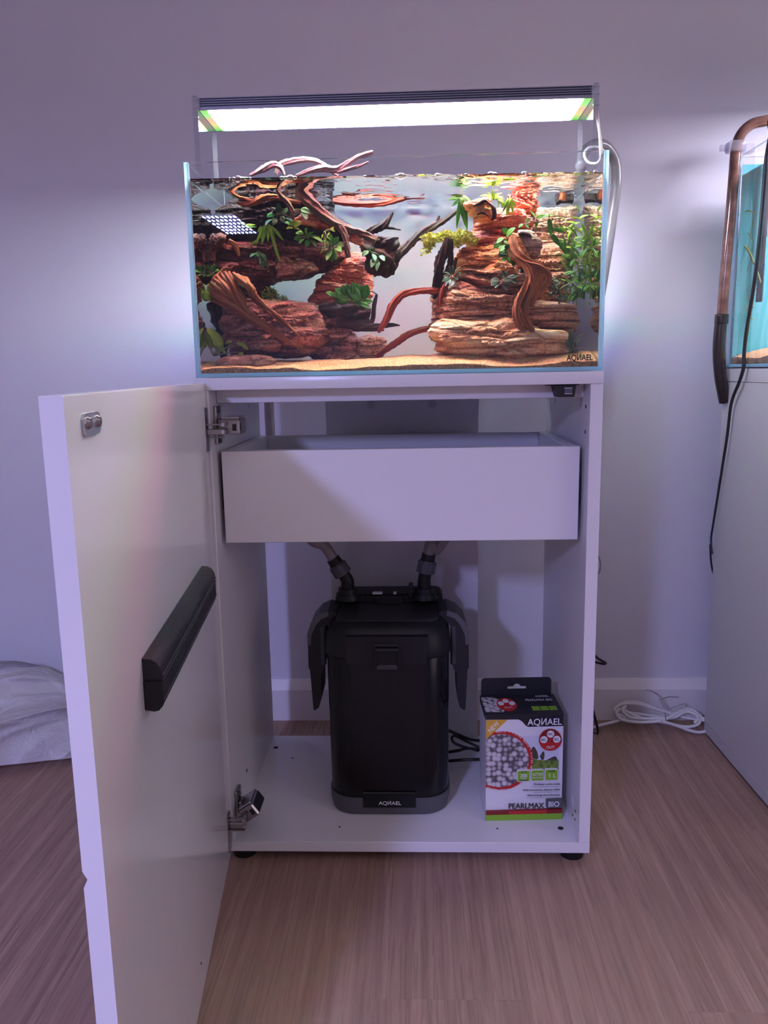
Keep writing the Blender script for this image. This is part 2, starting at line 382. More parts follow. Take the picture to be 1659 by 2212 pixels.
# ================================================================== cabinet under the planted tank
cab = empty('aquarium_cabinet', 'white cabinet with open door and half-open drawer under the planted tank', 'cabinet', (0, .19, 0))
DP = .385
W_ = M['white']
boxo('top_panel', -HW, HW, 0, DP+.012, HTOP-TP, HTOP, W_, cab, .0012, seg=2)
lp = boxo('side_panel', -HW, -HW+TP, 0, DP, H0+TP, HTOP-TP-.0002, W_, cab)
rpn = boxo('side_panel', HW-TP, HW, 0, DP, H0+TP, HTOP-TP-.0002, W_, cab)
bpn = boxo('bottom_panel', -HW, HW, 0, DP, H0, H0+TP-.0002, W_, cab)
boxo('front_rail', -HW+TP+.0003, HW-TP-.0003, .045, .063, .7515, HTOP-TP-.0003, W_, cab)
boxo('back_strip', -.150, .149, DP-.005, DP+.011, H0+TP+.0003, HTOP-TP-.0004, M['white'], cab)
for x in (-.27, .277):
    for y in (.03, .35):
        bm = bmesh.new(); addcyl(bm, (x, y, 0.0), (x, y, H0-.0002), .019, .021); bmo('foot', bm, M['black'], cab, smooth=40)
def disc(name, c, n, r, mat, par, h=.0006):
    bm = bmesh.new(); c = Vector(c); n = Vector(n); addcyl(bm, c-n*.0006, c+n*h, r, seg=20); return bmo(name, bm, mat, par, smooth=40)
for y, z in ((.062, .7395), (.30, .742)):
    disc('screw_cap', (-HW+TP, y, z), (1, 0, 0), .0105, M['cap'], lp); disc('screw_cap', (HW-TP, y, z), (-1, 0, 0), .0105, M['cap'], rpn)
for y, z in ((.028, .738), (.028, .700)): disc('drilled_hole', (HW-TP, y, z), (-1, 0, 0), .0028, M['hole'], rpn)
for y, z in ((.028, .078), (.05, .058), (.03, .0620)): disc('drilled_hole', (HW-TP, y, z), (-1, 0, 0), .002, M['hole'], rpn)
disc('screw_cap', (HW-TP, .06, .078), (-1, 0, 0), .0105, M['cap'], rpn)
disc('drilled_hole', (-HW+TP, .12, .10), (1, 0, 0), .003, M['hole'], lp)
for x, y, r in ((-.268, .33, .0048), (.2605, .042, .0048), (-.2265, .285, .002), (-.11, .043, .0016), (.155, .04, .0016), (-.13, .30, .0016)):
    disc('drilled_hole', (x, y, H0+TP-.0002), (0, 0, 1), r, M['hole'], bpn)
for x in (-.06, .06): disc('screw_cap', (x, DP-.005, .7315), (0, -1, 0), .0085, M['cap'], cab)
# magnetic catch
bm = bmesh.new(); addbox(bm, .2205, .268, .012, .05, .7705, .7719, .0005); addprism(bm, [(.231, .7706), (.262, .7706), (.2595, .7535), (.236, .7535)], 'y', .006, .046)
cat_ = bmo('magnetic_catch', bm, M['satin_black'], cab)
for z in (.7585, .7665): boxo('catch_plate', .2445, .2560, .0045, .0061, z-.0009, z+.0009, M['steel'], cat_, .0002)
boxo('catch_face', .2445, .2560, .0050, .0061, .7597, .7653, M['dark_grey'], cat_, .0003)
# drawer
dr = boxo('drawer', -.2745, .2745, .030, .046, .5338, .6785, M['white'], cab, .0008); dr.name = 'drawer_front'
for s in (-1, 1): boxo('drawer_side', s*.2735, s*.2580, .0463, .345, .5338, .6778, M['white'], dr, .0006)
boxo('drawer_back', -.2577, .2577, .330, .345, .5338, .6778, M['white'], dr, .0006)
boxo('drawer_bottom', -.2577, .2577, .0463, .3297, .5400, .5460, M['white'], dr, .0)
for s in (-1, 1): boxo('drawer_runner', s*.2738, s*.2812, .05, .345, .585, .630, M['slate'], dr, .0006)
# hinges
def hinge(zc, tilt, dzp):
    bm = bmesh.new()
    addbox(bm, -.2850, -.2826, -.0245, -.0050, zc+dzp-.033, zc+dzp+.033, .0010)           # flange on the door
    hg = bmo('hinge', bm, M['nickel'], cab, smooth=35)
    Rm = Matrix.Translation((-.262, .01, zc)) @ Matrix.Rotation(tilt, 4, 'Y') @ Matrix.Translation((.262, -.01, -zc))
    def sub(name, mat, *bx, bev=.0009):
        bm = bmesh.new()
        for q in bx: addbox(bm, *q, bev)
        bmesh.ops.transform(bm, matrix=Rm, verts=bm.verts)
        return bmo(name, bm, mat, hg, smooth=35)
    bm = bmesh.new(); addbox(bm, -.2826, -.257, -.016, -.0105, zc-.011, zc-.002, .0008); bmo('hinge_arm', bm, M['nickel'], hg, smooth=35)
    bm = bmesh.new(); addbox(bm, -.2826, -.258, -.018, -.009, zc+.0035, zc+.0055, .0004); addbox(bm, -.2826, -.258, -.018, -.009, zc-.0152, zc-.0135, .0004); bmo('hinge_link', bm, M['nickel'], hg)
    sub('hinge_body', M['nickel'], (-.266, -.2375, .000, .050, zc-.012, zc+.011), bev=.0025)
    sub('hinge_cover', M['steel'], (-.264, -.2395, .004, .047, zc+.0112, zc+.0142), bev=.001)
    sub('hinge_slot', M['hole'], (-.2480, -.2420, -.0007, .0006, zc-.006, zc+.004), (-.2395, -.2372, .004, .012, zc-.006, zc+.005), bev=.0002)
    bm = bmesh.new(); addbox(bm, -.2814, -.2765, .022, .052, zc-.028, zc+.030, .0012); addbox(bm, -.2765, -.2600, .026, .048, zc-.010, zc+.010, .001)
    bmo('mounting_plate', bm, M['nickel'], hg, smooth=35)
    for dz in (-.022, .024):
        bm = bmesh.new(); addcyl(bm, (-.2766, .030, zc+dz), (-.2735, .030, zc+dz), .0050, .0042, seg=14); bmo('screw', bm, M['slate'], hg, smooth=35)
    for q in ((-.258, zc-.0065), (-.258, zc+.0045)):
        bm = bmesh.new(); addcyl(bm, (q[0], -.019, q[1]), (q[0], -.007, q[1]), .0028, seg=12); bmo('hinge_pin', bm, M['steel'], hg, smooth=35)
hinge(.718, 0.0, -.003); hinge(.082, -.62, -.018)
# door, standing open towards the camera
LOCAL.add('aquarium_cabinet_door')
DA, DX, DLEN, DTH, DZ1 = .1081, -.28564, .6405, .0166, .7832
bm = bmesh.new(); zn = .4165
addprism(bm, [(0, H0), (0, DZ1-.0006), (-.0006, DZ1), (-DTH+.0006, DZ1), (-DTH, DZ1-.0006), (-DTH, zn+.007), (-DTH+.0033, zn), (-DTH, zn-.007), (-DTH, H0)], 'y', -DLEN, 0)
door = bmo('door', bm, M['white_door'], cab)
door.location = Vector((DX, -.004, 0))-cab.location; door.rotation_euler = (0, 0, DA)
bm = bmesh.new()
yc, zc = -.583, .7605
pts = [(yc+x, zc+z) for x, z in rrect(.0215, .0085, .006)]
addprism(bm, pts, 'x', 0.0, .0022); sp = bmo('strike_plate', bm, M['steel'], door)
for dy in (-.0125, .0125):
    bm = bmesh.new(); addcyl(bm, (.0022, yc+dy, zc+.001), (.0048, yc+dy, zc+.001), .0048, .0036, seg=16); addcyl(bm, (.0047, yc+dy, zc+.001), (.0050, yc+dy, zc+.001), .0018, seg=8); bmo('plate_screw', bm, M['nickel'], door, smooth=35)
prof = [(0, .4835), (.0085, .4815), (.0130, .4825), (.0165, .4865), (.0178, .4920), (.0178, .5180), (.0168, .5245), (.0135, .5300), (.0085, .5335), (0, .5345)]
bm = bmesh.new(); addprism(bm, prof, 'y', -.482, -.118); bar = bmo('bar', bm, M['satin_black'], door, smooth=25); bar.name = 'magnetic_holder_bar'
bm = bmesh.new(); addbox(bm, .0176, .0190, -.4815, -.1185, .5165, .5178, .0003); addbox(bm, .0176, .0190, -.4815, -.1185, .5125, .5135, .0003); addbox(bm, .0176, .0188, -.4815, -.1185, .4925, .4938, .0003); bmo('bar_ridge', bm, M['slate'], door)
bm = bmesh.new(); addprism(bm, [(x*.86+.0012, z) for x, z in [(0, .5125), (.0195, .5125), (.0195, .4925), (.016, .4865), (.0085, .4845), (0, .4850)]], 'y', -.4845, -.4821); bmo('bar_end_cap', bm, M['black'], door)
for y in (-.438, -.160):
    bm = bmesh.new(); addbox(bm, .0176, .0182, y-.005, y+.005, .5020, .5060, .0002); bmo('screw_slot', bm, M['hole'], door)
disc('drilled_hole', (0, -.300, .062), (1, 0, 0), .0016, M['hole'], door)

# ================================================================== planted tank: glass
TZ0, TW, TD, TZ1, GT = .7911, .2984, .3000, 1.0920, .0060
tank = empty('aquarium', 'rimless glass aquarium with rocks, roots and plants on the white cabinet', 'aquarium', (0, .15, TZ0))
def pane(name, x0, x1, y0, y1, z0, z1, axis, par):
    bm = bmesh.new(); addbox(bm, x0, x1, y0, y1, z0, z1, 0)
    bmesh.ops.recalc_face_normals(bm, faces=bm.faces)
    for f in bm.faces: f.material_index = 0 if abs(f.normal[axis]) > .9 else 2 if f.normal.z > .9 else 1
    o = bmo(name, bm, M['glass'], par); o.data.materials.append(M['edge']); o.data.materials.append(M['rim']); return o
fp = pane('front_pane', -TW+GT, TW-GT, 0, GT, TZ0+GT, TZ1, 1, tank)
pane('back_pane', -TW+GT, TW-GT, TD-GT, TD, TZ0+GT, TZ1, 1, tank)
pane('side_pane', -TW, -TW+GT-.0001, 0, TD, TZ0+GT, TZ1, 0, tank)
pane('side_pane', TW-GT+.0001, TW, 0, TD, TZ0+GT, TZ1, 0, tank)
pane('bottom_pane', -TW, TW, 0, TD, TZ0, TZ0+GT-.0001, 2, tank)
boxo('background_film', -TW+GT+.001, TW-GT-.001, TD-GT-.0035, TD-GT-.0028, TZ0+GT, 1.0745, M['film'], tank, 0)
# water: a closed body whose upright faces refract; the top carries ripples
WX0, WX1, WY0, WY1, WZ0 = -TW+GT+.0004, TW-GT-.0004, GT+.0005, TD-GT-.0008, TZ0+GT
def waterlevel(x): return 1.0668-.0030*(x/.3)
nx, ny = 150, 76
gx = WX0+(WX1-WX0)*np.linspace(0, 1, nx); gy = WY0+(WY1-WY0)*np.linspace(0, 1, ny); X, Y = np.meshgrid(gx, gy, indexing='ij')
P = np.stack([X.ravel(), Y.ravel(), 0*X.ravel()], 1)
amp = np.clip((P[:, 0]+.17)/.22, .10, 1.0)*.00125
Zt = waterlevel(P[:, 0])+amp*(fbm(P*np.array([52, 78, 1]), 2, 2)+.35*np.sin(P[:, 0]*190+4*vnoise(P*20, 5)))
edge = np.minimum(P[:, 1]-WY0, WY1-P[:, 1]); Zt += .0016*np.exp(-np.maximum(edge, 0)/.0016)
V = [tuple(v) for v in np.stack([P[:, 0], P[:, 1], Zt], 1)]; F = []; MI = []
for i in range(nx-1):
    for j in range(ny-1): F.append((i*ny+j, (i+1)*ny+j, (i+1)*ny+j+1, i*ny+j+1)); MI.append(1)
def skirt(idx):
    b = len(V)
    for i in idx: V.append((V[i][0], V[i][1], WZ0))
    for k in range(len(idx)-1): F.append((idx[k+1], idx[k], b+k, b+k+1)); MI.append(0)
skirt([i*ny for i in range(nx)]); skirt([(i*ny+ny-1) for i in range(nx)][::-1]); skirt([j for j in range(ny)][::-1]); skirt([(nx-1)*ny+j for j in range(ny)])
me = bpy.data.meshes.new('water'); me.from_pydata(V, [], F); me.materials.append(M['water_side']); me.materials.append(M['water_top'])
me.polygons.foreach_set('material_index', MI); me.polygons.foreach_set('use_smooth', [m == 1 for m in MI]); me.update()
bmw = bmesh.new(); bmw.from_mesh(me)
# normals outwards
for f in bmw.faces:
    c = f.calc_center_median(); o_ = Vector((c.x, c.y-.15, c.z-.93))
    ref = Vector((0, 0, 1)) if f.material_index == 1 else Vector((0, 0, 0))
    if f.material_index == 0:
        n = f.normal; ref = Vector((math.copysign(1, c.x), 0, 0)) if abs(n.x) > .5 else Vector((0, math.copysign(1, c.y-.15), 0))
    if f.normal.dot(ref) < 0: f.normal_flip()
bmw.to_mesh(me); bmw.free()
wat = link('water', me, None, tank); wat['kind'] = 'stuff'

# sand bed
nx, ny = 170, 90
gx = (WX0+.0006)+(WX1-WX0-.0012)*np.linspace(0, 1, nx); gy = WY0+.0006+(WY1-WY0-.004)*np.linspace(0, 1, ny)
def sandz(x, y):
    x = np.asarray(x, float); y = np.asarray(y, float); P = np.stack([x, y, 0*x], 1)
    base = .8000+.0135*np.clip(y/.055, 0, 1)**.8+.0012*np.sin(x*23+1)+.004*np.exp(-((x-.02)/.07)**2)*np.clip(y/.1, 0, 1)
    base = base+.0045*np.clip((x-.03)/.05, 0, 1)*np.clip(y/.07, 0, 1)
    base = base-.012*np.clip((y-.16)/.12, 0, 1)*np.clip(1-np.abs(x-.0)/.1, 0, 1)
    return base+.0032*fbm(P*np.array([22, 34, 1]), 8, 3)+.0004*vnoise(P*400, 3)
X, Y = np.meshgrid(gx, gy, indexing='ij'); Z = sandz(X.ravel(), Y.ravel())
V = [(a, b, c) for a, b, c in zip(X.ravel(), Y.ravel(), Z)]; F = []
for i in range(nx-1):
    for j in range(ny-1): F.append((i*ny+j, (i+1)*ny+j, (i+1)*ny+j+1, i*ny+j+1))
def sk(idx):
    b = len(V)
    for i in idx: V.append((V[i][0], V[i][1], WZ0+.0002))
    for k in range(len(idx)-1): F.append((idx[k+1], idx[k], b+k, b+k+1))
sk([i*ny for i in range(nx)]); sk([i*ny+ny-1 for i in range(nx)][::-1]); sk(list(range(ny))[::-1]); sk([(nx-1)*ny+j for j in range(ny)])
so = vf('sand', V, F, M['sand'], None, True, (0, .15, WZ0+.0002)); tag(so, 'bright golden sand bed along the bottom of the planted tank', 'sand', kind='stuff')

# ---- writing
def txt(s, par, x, y, width=None, height=.01, mat=None, align='LEFT', rot=None, z=.0, ext=.00012, name='lettering', shear=0.0, bold=0.0):
    """lettering in the local plane of a flat Empty-like frame given by rot (Matrix)"""
    c = bpy.data.curves.new(name, 'FONT'); c.body = s; c.align_x = align; c.extrude = ext; c.size = height*1.38; c.shear = shear; c.bevel_depth = bold*height; c.bevel_resolution = 0
    c.materials.append(mat); o = bpy.data.objects.new(name, c); COL.objects.link(o); o.parent = par
    bpy.context.view_layer.update()
    me = bpy.data.meshes.new_from_object(o.evaluated_get(bpy.context.evaluated_depsgraph_get())); me.name = name
    sx = 1.0
    if width and len(me.vertices):
        xs = [v.co.x for v in me.vertices]; d = max(xs)-min(xs)
        if d > 1e-6: sx = width/d
    bpy.data.objects.remove(o); bpy.data.curves.remove(c)
    o = bpy.data.objects.new(name, me); COL.objects.link(o); o.parent = par
    if not me.materials: me.materials.append(mat)
    o.matrix_local = rot @ Matrix.Translation((x, y, z)) @ Matrix.Diagonal((sx, 1, 1, 1))
    return o
FRONT = Matrix.Rotation(math.radians(90), 4, 'X')
a, b = aty(1224, 779, -.0003), aty(1281, 778, -.0003)
lo = txt('AQ\u0418AEL', fp, 0, 0, b[0]-a[0], .0085, M['satin_black'], rot=Matrix.Translation(Vector((a[0], -.0003, a[2]))) @ FRONT, name='maker_mark', bold=.03)

# bubbles riding on the front waterline
bubm = None; bi = 0
ORD = 'first second third fourth fifth sixth seventh eighth ninth tenth eleventh twelfth thirteenth fourteenth fifteenth sixteenth seventeenth eighteenth nineteenth twentieth twenty-first twenty-second twenty-third'.split()
for px, py, r in ((496, 379, 3), (505, 380, 4), (514, 378, 8), (524, 379, 5), (532, 379, 4), (541, 380, 3), (609, 378, 4), (617, 379, 4), (627, 376, 8), (638, 378, 4), (788, 373, 3), (857, 371, 5), (866, 369, 8), (877, 371, 4), (944, 366, 5), (951, 366, 3), (1006, 366, 3), (1060, 358, 7), (1068, 358, 5), (1132, 358, 6), (1244, 359, 3), (1268, 358, 4), (1287, 357, 6)):
    c = aty(px, py, .012); R = r/1716*1.19
    x, y = c[0], WY0+R*.9
    if bubm is None:
        bmx = bmesh.new(); bmesh.ops.create_uvsphere(bmx, u_segments=16, v_segments=10, radius=1.0)
        bubm = bpy.data.meshes.new('bubble'); bmx.to_mesh(bubm); bubm.polygons.foreach_set('use_smooth', [True]*len(bubm.polygons)); bmx.free(); bubm.materials.append(M['bubble'])
    o = link('bubble', bubm, None, None, (x, y+.0005, waterlevel(x)+.0012)); o.scale = (R, R, R*.8)
    tag(o, ('large' if r >= 7 else 'middling' if r >= 5 else 'small')+' clear air bubble, '+ORD[bi]+' from the left along the front waterline', 'bubble', 'bubbles along the front waterline'); bi += 1

# ---- lamp over the tank
LX0, LX1, LY0, LY1, LZ0, LZ1 = -.2965, .2938, .100, .202, 1.1895, 1.2085
lamp = empty('aquarium_lamp', 'long grey lamp glowing white above the planted tank on clear end plates', 'lamp', (0, .15, TZ1))
pr = [(LY0, LZ0+.001)]
z = LZ0+.0055
for k in range(4): pr += [(LY0, z), (LY0+.0035, z+.0006), (LY0+.0035, z+.0019), (LY0, z+.0025)]; z += .0033
pr += [(LY0, LZ1), (LY1, LZ1), (LY1, LZ0+.001)]
bm = bmesh.new(); addprism(bm, pr, 'x', LX0, LX1); bmo('lamp_body', bm, M['alu'], lamp)
t = NT('lamp_diffuser'); g = t.co('Generated'); sp_ = t.n('SeparateXYZ', Vector=g); ex = t.math('MULTIPLY', t.math('ABSOLUTE', t.math('SUBTRACT', sp_.outputs[0], .5)), 2.0)
endc = t.ramp(sp_.outputs[1], [(.0, (.35, .85, .22)), (.22, (.45, 1.0, .35)), (.45, (1.0, .62, .42)), (.7, (.9, .8, .35)), (1, (.16, .8, .16))])
rows = t.ramp(sp_.outputs[1], [(.0, (1.75, .62, .85)), (.33, (1.5, .75, .75)), (.36, (.6, 1.55, .7)), (.64, (.6, 1.5, .8)), (.67, (.72, .75, 1.75)), (1, (.72, .72, 1.8))])
col = t.mix(t.ramp(ex, [(.88, (0, 0, 0)), (.955, (1, 1, 1))]), rows, endc)
st = t.ramp(ex, [(.90, (1, 1, 1)), (.965, (.012,)*3)])
em = t.n('Emission', Color=col, Strength=t.math('MULTIPLY', st, LED_STRENGTH)); t.done(em); M['diffuser'] = t.m
boxo('lamp_diffuser', LX0+.0005, LX1-.0005, LY0+.001, LY1-.001, LZ0, LZ0+.0016, M['diffuser'], lamp, 0)
boxo('lamp_edge', LX0+.0005, LX1-.0005, LY1-.0006, LY1+.002, LZ0-.0008, LZ0+.003, M['alu'], lamp, 0.0003)
for x0, x1 in ((LX0-.0085, LX0-.0006), (LX1+.0006, LX1+.0085)):
    bm = bmesh.new(); addprism(bm, [(.092, TZ1+.0005), (.092, LZ1+.0005), (.150, LZ1+.0005), (.2065, LZ1-.0100), (.2065, TZ1+.0005)], 'x', x0, x1)
    bmesh.ops.recalc_face_normals(bm, faces=bm.faces)
    for f in bm.faces: f.material_index = 0 if abs(f.normal.x) > .9 else 1
    ep = bmo('end_plate', bm, M['acrylic'], lamp); ep.data.materials.append(M['acr_edge'])
    for zz in (LZ1-.004, LZ1-.015, LZ1-.030):
        bm = bmesh.new(); addcyl(bm, ((x0+x1)/2-.0045, .0915, zz), ((x0+x1)/2+.0045, .0915, zz), .0012, seg=8); bmo('clamp_screw', bm, M['steel'], ep)
cp = [aty(1286, 238, .19), aty(1291, 262, .20), aty(1297, 300, .215), aty(1299, 335, .225), aty(1290, 352, .235), aty(1270, 350, .24), aty(1262, 332, .25), aty(1275, 318, .27), aty(1300, 322, .30), aty(1312, 350, .33), aty(1306, 420, .35), aty(1300, 560, .36)]
V, F = sweep(cp, [.0022], 80, 8); vf('lamp_cord', V, F, M['white_pvc'], lamp)
V, F = sweep([aty(1290, 240, .19), aty(1294, 275, .2), aty(1296, 310, .21), aty(1298, 345, .22)], [.0018], 30, 8); vf('lamp_cord', V, F, M['white_pvc'], lamp)

# ================================================================== canister filter
CX, CY = -.0262, .183
flt = empty('canister_filter', 'black canister filter with grey base standing inside the cabinet', 'filter', (CX, CY, H0+TP))
FZ = H0+TP+.0002
bm = bmesh.new(); addloft(bm, [(FZ, .098, .100, .04), (FZ+.004, .102, .104, .043), (FZ+.022, .1055, .107, .045), (FZ+.034, .1055, .107, .045), (FZ+.034, .102, .1035, .043)], CX, CY)
base = bmo('filter_base', bm, M['dark_grey'], flt, smooth=35)
bm = bmesh.new(); addloft(bm, [(FZ+.020, .1025, .1045, .044), (FZ+.06, .1035, .1050, .044), (FZ+.282, .1050, .1060, .046), (FZ+.284, .1040, .105, .046)], CX, CY)
can = bmo('canister', bm, M['gloss_black'], flt, smooth=35)
bm = bmesh.new(); addloft(bm, [(FZ+.2845, .1040, .1055, .046), (FZ+.286, .1085, .1085, .048), (FZ+.292, .1090, .109, .048), (FZ+.318, .1055, .105, .048, .001), (FZ+.332, .1000, .098, .046, .003), (FZ+.3385, .094, .092, .044, .004), (FZ+.3400, .090, .088, .042, .005)], CX, CY)
lid = bmo('lid', bm, M['black'], flt, smooth=30)
bm = bmesh.new(); addloft(bm, [(FZ+.336, .0885, .060, .022, -.018), (FZ+.3425, .0885, .060, .022, -.018), (FZ+.3440, .0865, .058, .021, -.018)], CX, CY); bmo('lid_panel', bm, M['satin_black'], lid, smooth=30)
bm = bmesh.new(); addloft(bm, [(FZ+.339, .100, .030, .015, .062), (FZ+.352, .098, .029, .015, .064), (FZ+.356, .094, .026, .014, .065)], CX, CY); bmo('lid_bridge', bm, M['black'], lid, smooth=30)
bm = bmesh.new(); addbox(bm, CX-.045, CX+.045, CY+.028, CY+.033, FZ+.340, FZ+.350, .001); addbox(bm, CX-.024, CX+.026, CY+.018, CY+.034, FZ+.340, FZ+.3535, .002); bmo('priming_button', bm, M['satin_black'], lid, smooth=30)
boxo('rating_label', CX-.030, CX-.012, CY+.0365, CY+.046, FZ+.3555, FZ+.3585, M['white_print'], lid, .0004)
boxo('rating_label', CX+.008, CX+.014, CY+.0365, CY+.046, FZ+.3555, FZ+.3585, M['white_print'], lid, .0004)
# front panel and front latch
fy = CY-.1055
bm = bmesh.new()
addprism(bm, [(CX-.061, FZ+.2800), (CX+.061, FZ+.2800), (CX+.061, FZ+.05), (CX-.061, FZ+.05)], 'y', fy-.0016, fy+.004); bmo('front_panel', bm, M['gloss_black'], can)
bm = bmesh.new(); addbox(bm, CX-.0455, CX+.0455, fy-.0035, fy+.010, FZ+.0165, FZ+.045, .0012); bmo('badge_plate', bm, M['gloss_black'], can)
txt('AQ\u0418AEL', can, 0, 0, .0385, .0068, M['white_print'], rot=Matrix.Translation((CX-.0185, fy-.0037, FZ+.0225)) @ FRONT, name='maker_mark')
bm = bmesh.new(); addprism(bm, [(CX-.066, FZ+.277), (CX+.066, FZ+.277), (CX+.0685, FZ+.325), (CX-.0685, FZ+.325)], 'y', fy-.0065, fy+.012); bmo('front_cover', bm, M['black'], lid)
bm = bmesh.new(); addbox(bm, CX-.0215, CX-.0185, fy-.0105, fy, FZ+.270, FZ+.313, .001); addbox(bm, CX+.0185, CX+.0215, fy-.0105, fy, FZ+.270, FZ+.313, .001)
addbox(bm, CX-.0215, CX+.0215, fy-.0105, fy, FZ+.308, FZ+.314, .002); addcyl(bm, (CX-.019, fy-.008, FZ+.303), (CX+.019, fy-.008, FZ+.303), .004, seg=12); bmo('front_latch', bm, M['satin_black'], lid, smooth=35)
boxo('latch_lip', CX-.018, CX+.018, fy-.0095, fy-.002, FZ+.2685, FZ+.277, M['slate'], lid, .0015)
# side clamps
for s in (-1, 1):
    pr = [(.088, .346), (.104, .350), (.120, .343), (.1335, .328), (.1400, .308), (.1405, .246), (.1380, .242), (.1345, .170), (.1330, .166), (.1245, .172), (.1200, .190), (.1190, .236), (.1135, .244), (.1120, .300), (.1115, .318), (.1055, .326), (.092, .328)]
    bm = bmesh.new(); addprism(bm, [(CX+s*u, FZ+v) for u, v in pr], 'y', CY-.045, CY+.025)
    cl = bmo('side_clamp', bm, M['satin_black'], flt)
    bm = bmesh.new(); addbox(bm, CX+s*.1085, CX+s*.1195, CY-.047, CY-.040, FZ+.25, FZ+.322, .003); bmo('clamp_bracket', bm, M['slate'], cl, smooth=35)
    bm = bmesh.new(); addprism(bm, [(CX+s*u, FZ+v) for u, v in [(.103, .3495), (.120, .3435), (.1338, .3285), (.1405, .3085), (.1405, .288), (.1345, .288), (.1330, .306), (.1255, .323), (.116, .335), (.102, .341)]], 'y', CY-.0466, CY-.0448); bmo('clamp_trim', bm, M['dark_grey'], cl)
# connectors
def connector(x, y, top, dirv):
    b = Vector((x, y, FZ+.352))
    bm = bmesh.new(); addcyl(bm, b, b+Vector((0, 0, .010)), .023, .0205, 24); addcyl(bm, b+Vector((0, 0, .010)), b+Vector((0, 0, .020)), .018, .0165, 24)
    c = bmo('hose_connector', bm, M['black'], flt, smooth=35)
    e0 = b+Vector((0, 0, .012)); e1 = e0+Vector((0, 0, .022)); d = Vector(dirv).normalized(); e2 = e1+d*.020
    V, F = sweep([e0, (e0+e1)/2, e1, e2], [.0125, .0120, .0112], 20, 16); vf('elbow', V, F, M['black'], c)
    bm = bmesh.new(); addcyl(bm, e2-d*.006, e2+d*.013, .0168, .0168, 12); addcyl(bm, e2+d*.012, e2+d*.016, .0150, .014, 24); bmo('hose_nut', bm, M['dark_grey'], c, smooth=25)
    bm = bmesh.new(); addcyl(bm, e2+d*.013, e2+d*.028, .0128, .0122, 24); bmo('hose_barb', bm, M['black'], c, smooth=35)
    return e2+d*.016, d
eL, dL = connector(-.1005, .207, 0, (-.52, -.03, .85)); eR, dR = connector(.0385, .207, 0, (.18, .0, .98))
boxo('lever', .0105, .0180, .200, .212, FZ+.354, FZ+.380, M['satin_black'], flt, .0012)
# hoses
V, F = sweep([eL, eL+dL*.04, (-.166, .205, .505), (-.215, .28, .56), (-.258, .38, .63), (-.269, .425, .69), (-.270, .43, .74), (-.27, .44, .85)], [.0098], 90, 18)
hl = vf('hose', V, F, M['hose'], None, org=tuple(eL)); tag(hl, 'smoky hose bending up left from the canister filter behind the drawer', 'hose')
V, F = sweep([eR, eR+dR*.03, (.060, .212, .478), (.083, .225, .505), (.15, .30, .57), (.26, .41, .63), (.36, .45, .76), (.385, .44, .90), aty(1312, 540, .43), aty(1322, 470, .43), aty(1331, 400, .43), aty(1329, 350, .43), aty(1310, 318, .42), aty(1285, 312, .40), aty(1262, 330, .35), aty(1255, 360, .31)], [.0098], 150, 18)
hr = vf('hose', V, F, M['hose_pale'], None, org=tuple(eR)); tag(hr, 'pale hose from the canister filter looping over the right rear corner of the tank', 'hose')
# black cables beside the filter
V, F = join([sweep([(.073, .262, .113), (.10, .255, .104), (.125, .262, .090), (.150, .275, .080), (.19, .30, .06), (.2, .33, .045)], [.0030], 40, 8),
             sweep([(.073, .25, .068), (.10, .235, .080), (.118, .238, .083), (.150, .245, .076), (.2, .28, .05)], [.0030], 40, 8),
             sweep([(.073, .235, .058), (.11, .225, .066), (.15, .23, .065), (.19, .26, .048)], [.0030], 40, 8),
             sweep([(.15, .25, .075), (.12, .255, .088), (.095, .25, .103), (.089, .24, .100), (.10, .235, .092), (.14, .238, .078)], [.0026], 40, 8)])
cb = vf('power_cable', V, F, M['black_pvc'], None, org=(.11, .25, H0+TP)); tag(cb, 'black power cable looped between the canister filter and the filter media box', 'cable')
V, F = sweep([aty(1280, 1410, .40), aty(1291, 1422, .42), aty(1308, 1432, .44), aty(1303, 1434, .45), aty(1285, 1430, .44), aty(1270, 1425, .42), (.40, .45, .08), (.42, .47, .004), (.40, .48, .0035)], [.0028], 30, 8)
tag(vf('cable_loop', V, F, M['black_pvc'], None, org=tuple(aty(1290, 1424, .42))), 'short loop of black cord poking out behind the right cabinet side', 'cord')
V, F = sweep([aty(1284, 1185, .42), aty(1294, 1205, .43), aty(1297, 1220, .43), aty(1294, 1238, .43), aty(1280, 1255, .42), (.39, .44, .2), (.40, .47, .03), (.41, .49, .0025)], [.0016], 30, 8)
tag(vf('thin_cable', V, F, M['hose_pale'], None, org=tuple(aty(1290, 1215, .43))), 'thin grey wire bulging out behind the right edge of the cabinet', 'wire')

# ================================================================== filter media box
bx = empty('media_box', 'printed carton of filter media with black hang tab inside the cabinet', 'box', (.2030, .0715, H0+TP), .045)
LOCAL.add(bx.name)
BW, BD, BH = .0650, .082, .1885
t = NT('carton'); vv = t.co('Object'); z_ = t.n('SeparateXYZ', Vector=vv).outputs[2]
M['carton'] = plain('white_carton', (.74, .73, .78), .4); M['ink_black'] = plain('black_carton', (.014, .014, .02), .38)
for nme, c_ in (('ink_red', (.50, .02, .02)), ('ink_dkred', (.22, .01, .012)), ('ink_green', (.22, .44, .03)), ('ink_amber', (.66, .36, .04)), ('ink_white', (.80, .79, .84)), ('ink_grey', (.09, .09, .1)), ('ink_moss', (.16, .24, .04)), ('ink_stone', (.07, .06, .045)), ('ink_sky', (.62, .64, .76)), ('ink_mid', (.3, .3, .34))): M[nme] = plain(nme, c_, .42)
t = NT('ink_pearls'); vo = t.n('TexVoronoi', Vector=t.co('Object'), Scale=112.0, Randomness=.55); vo2 = t.noise(t.co('Object'), 900, 2)
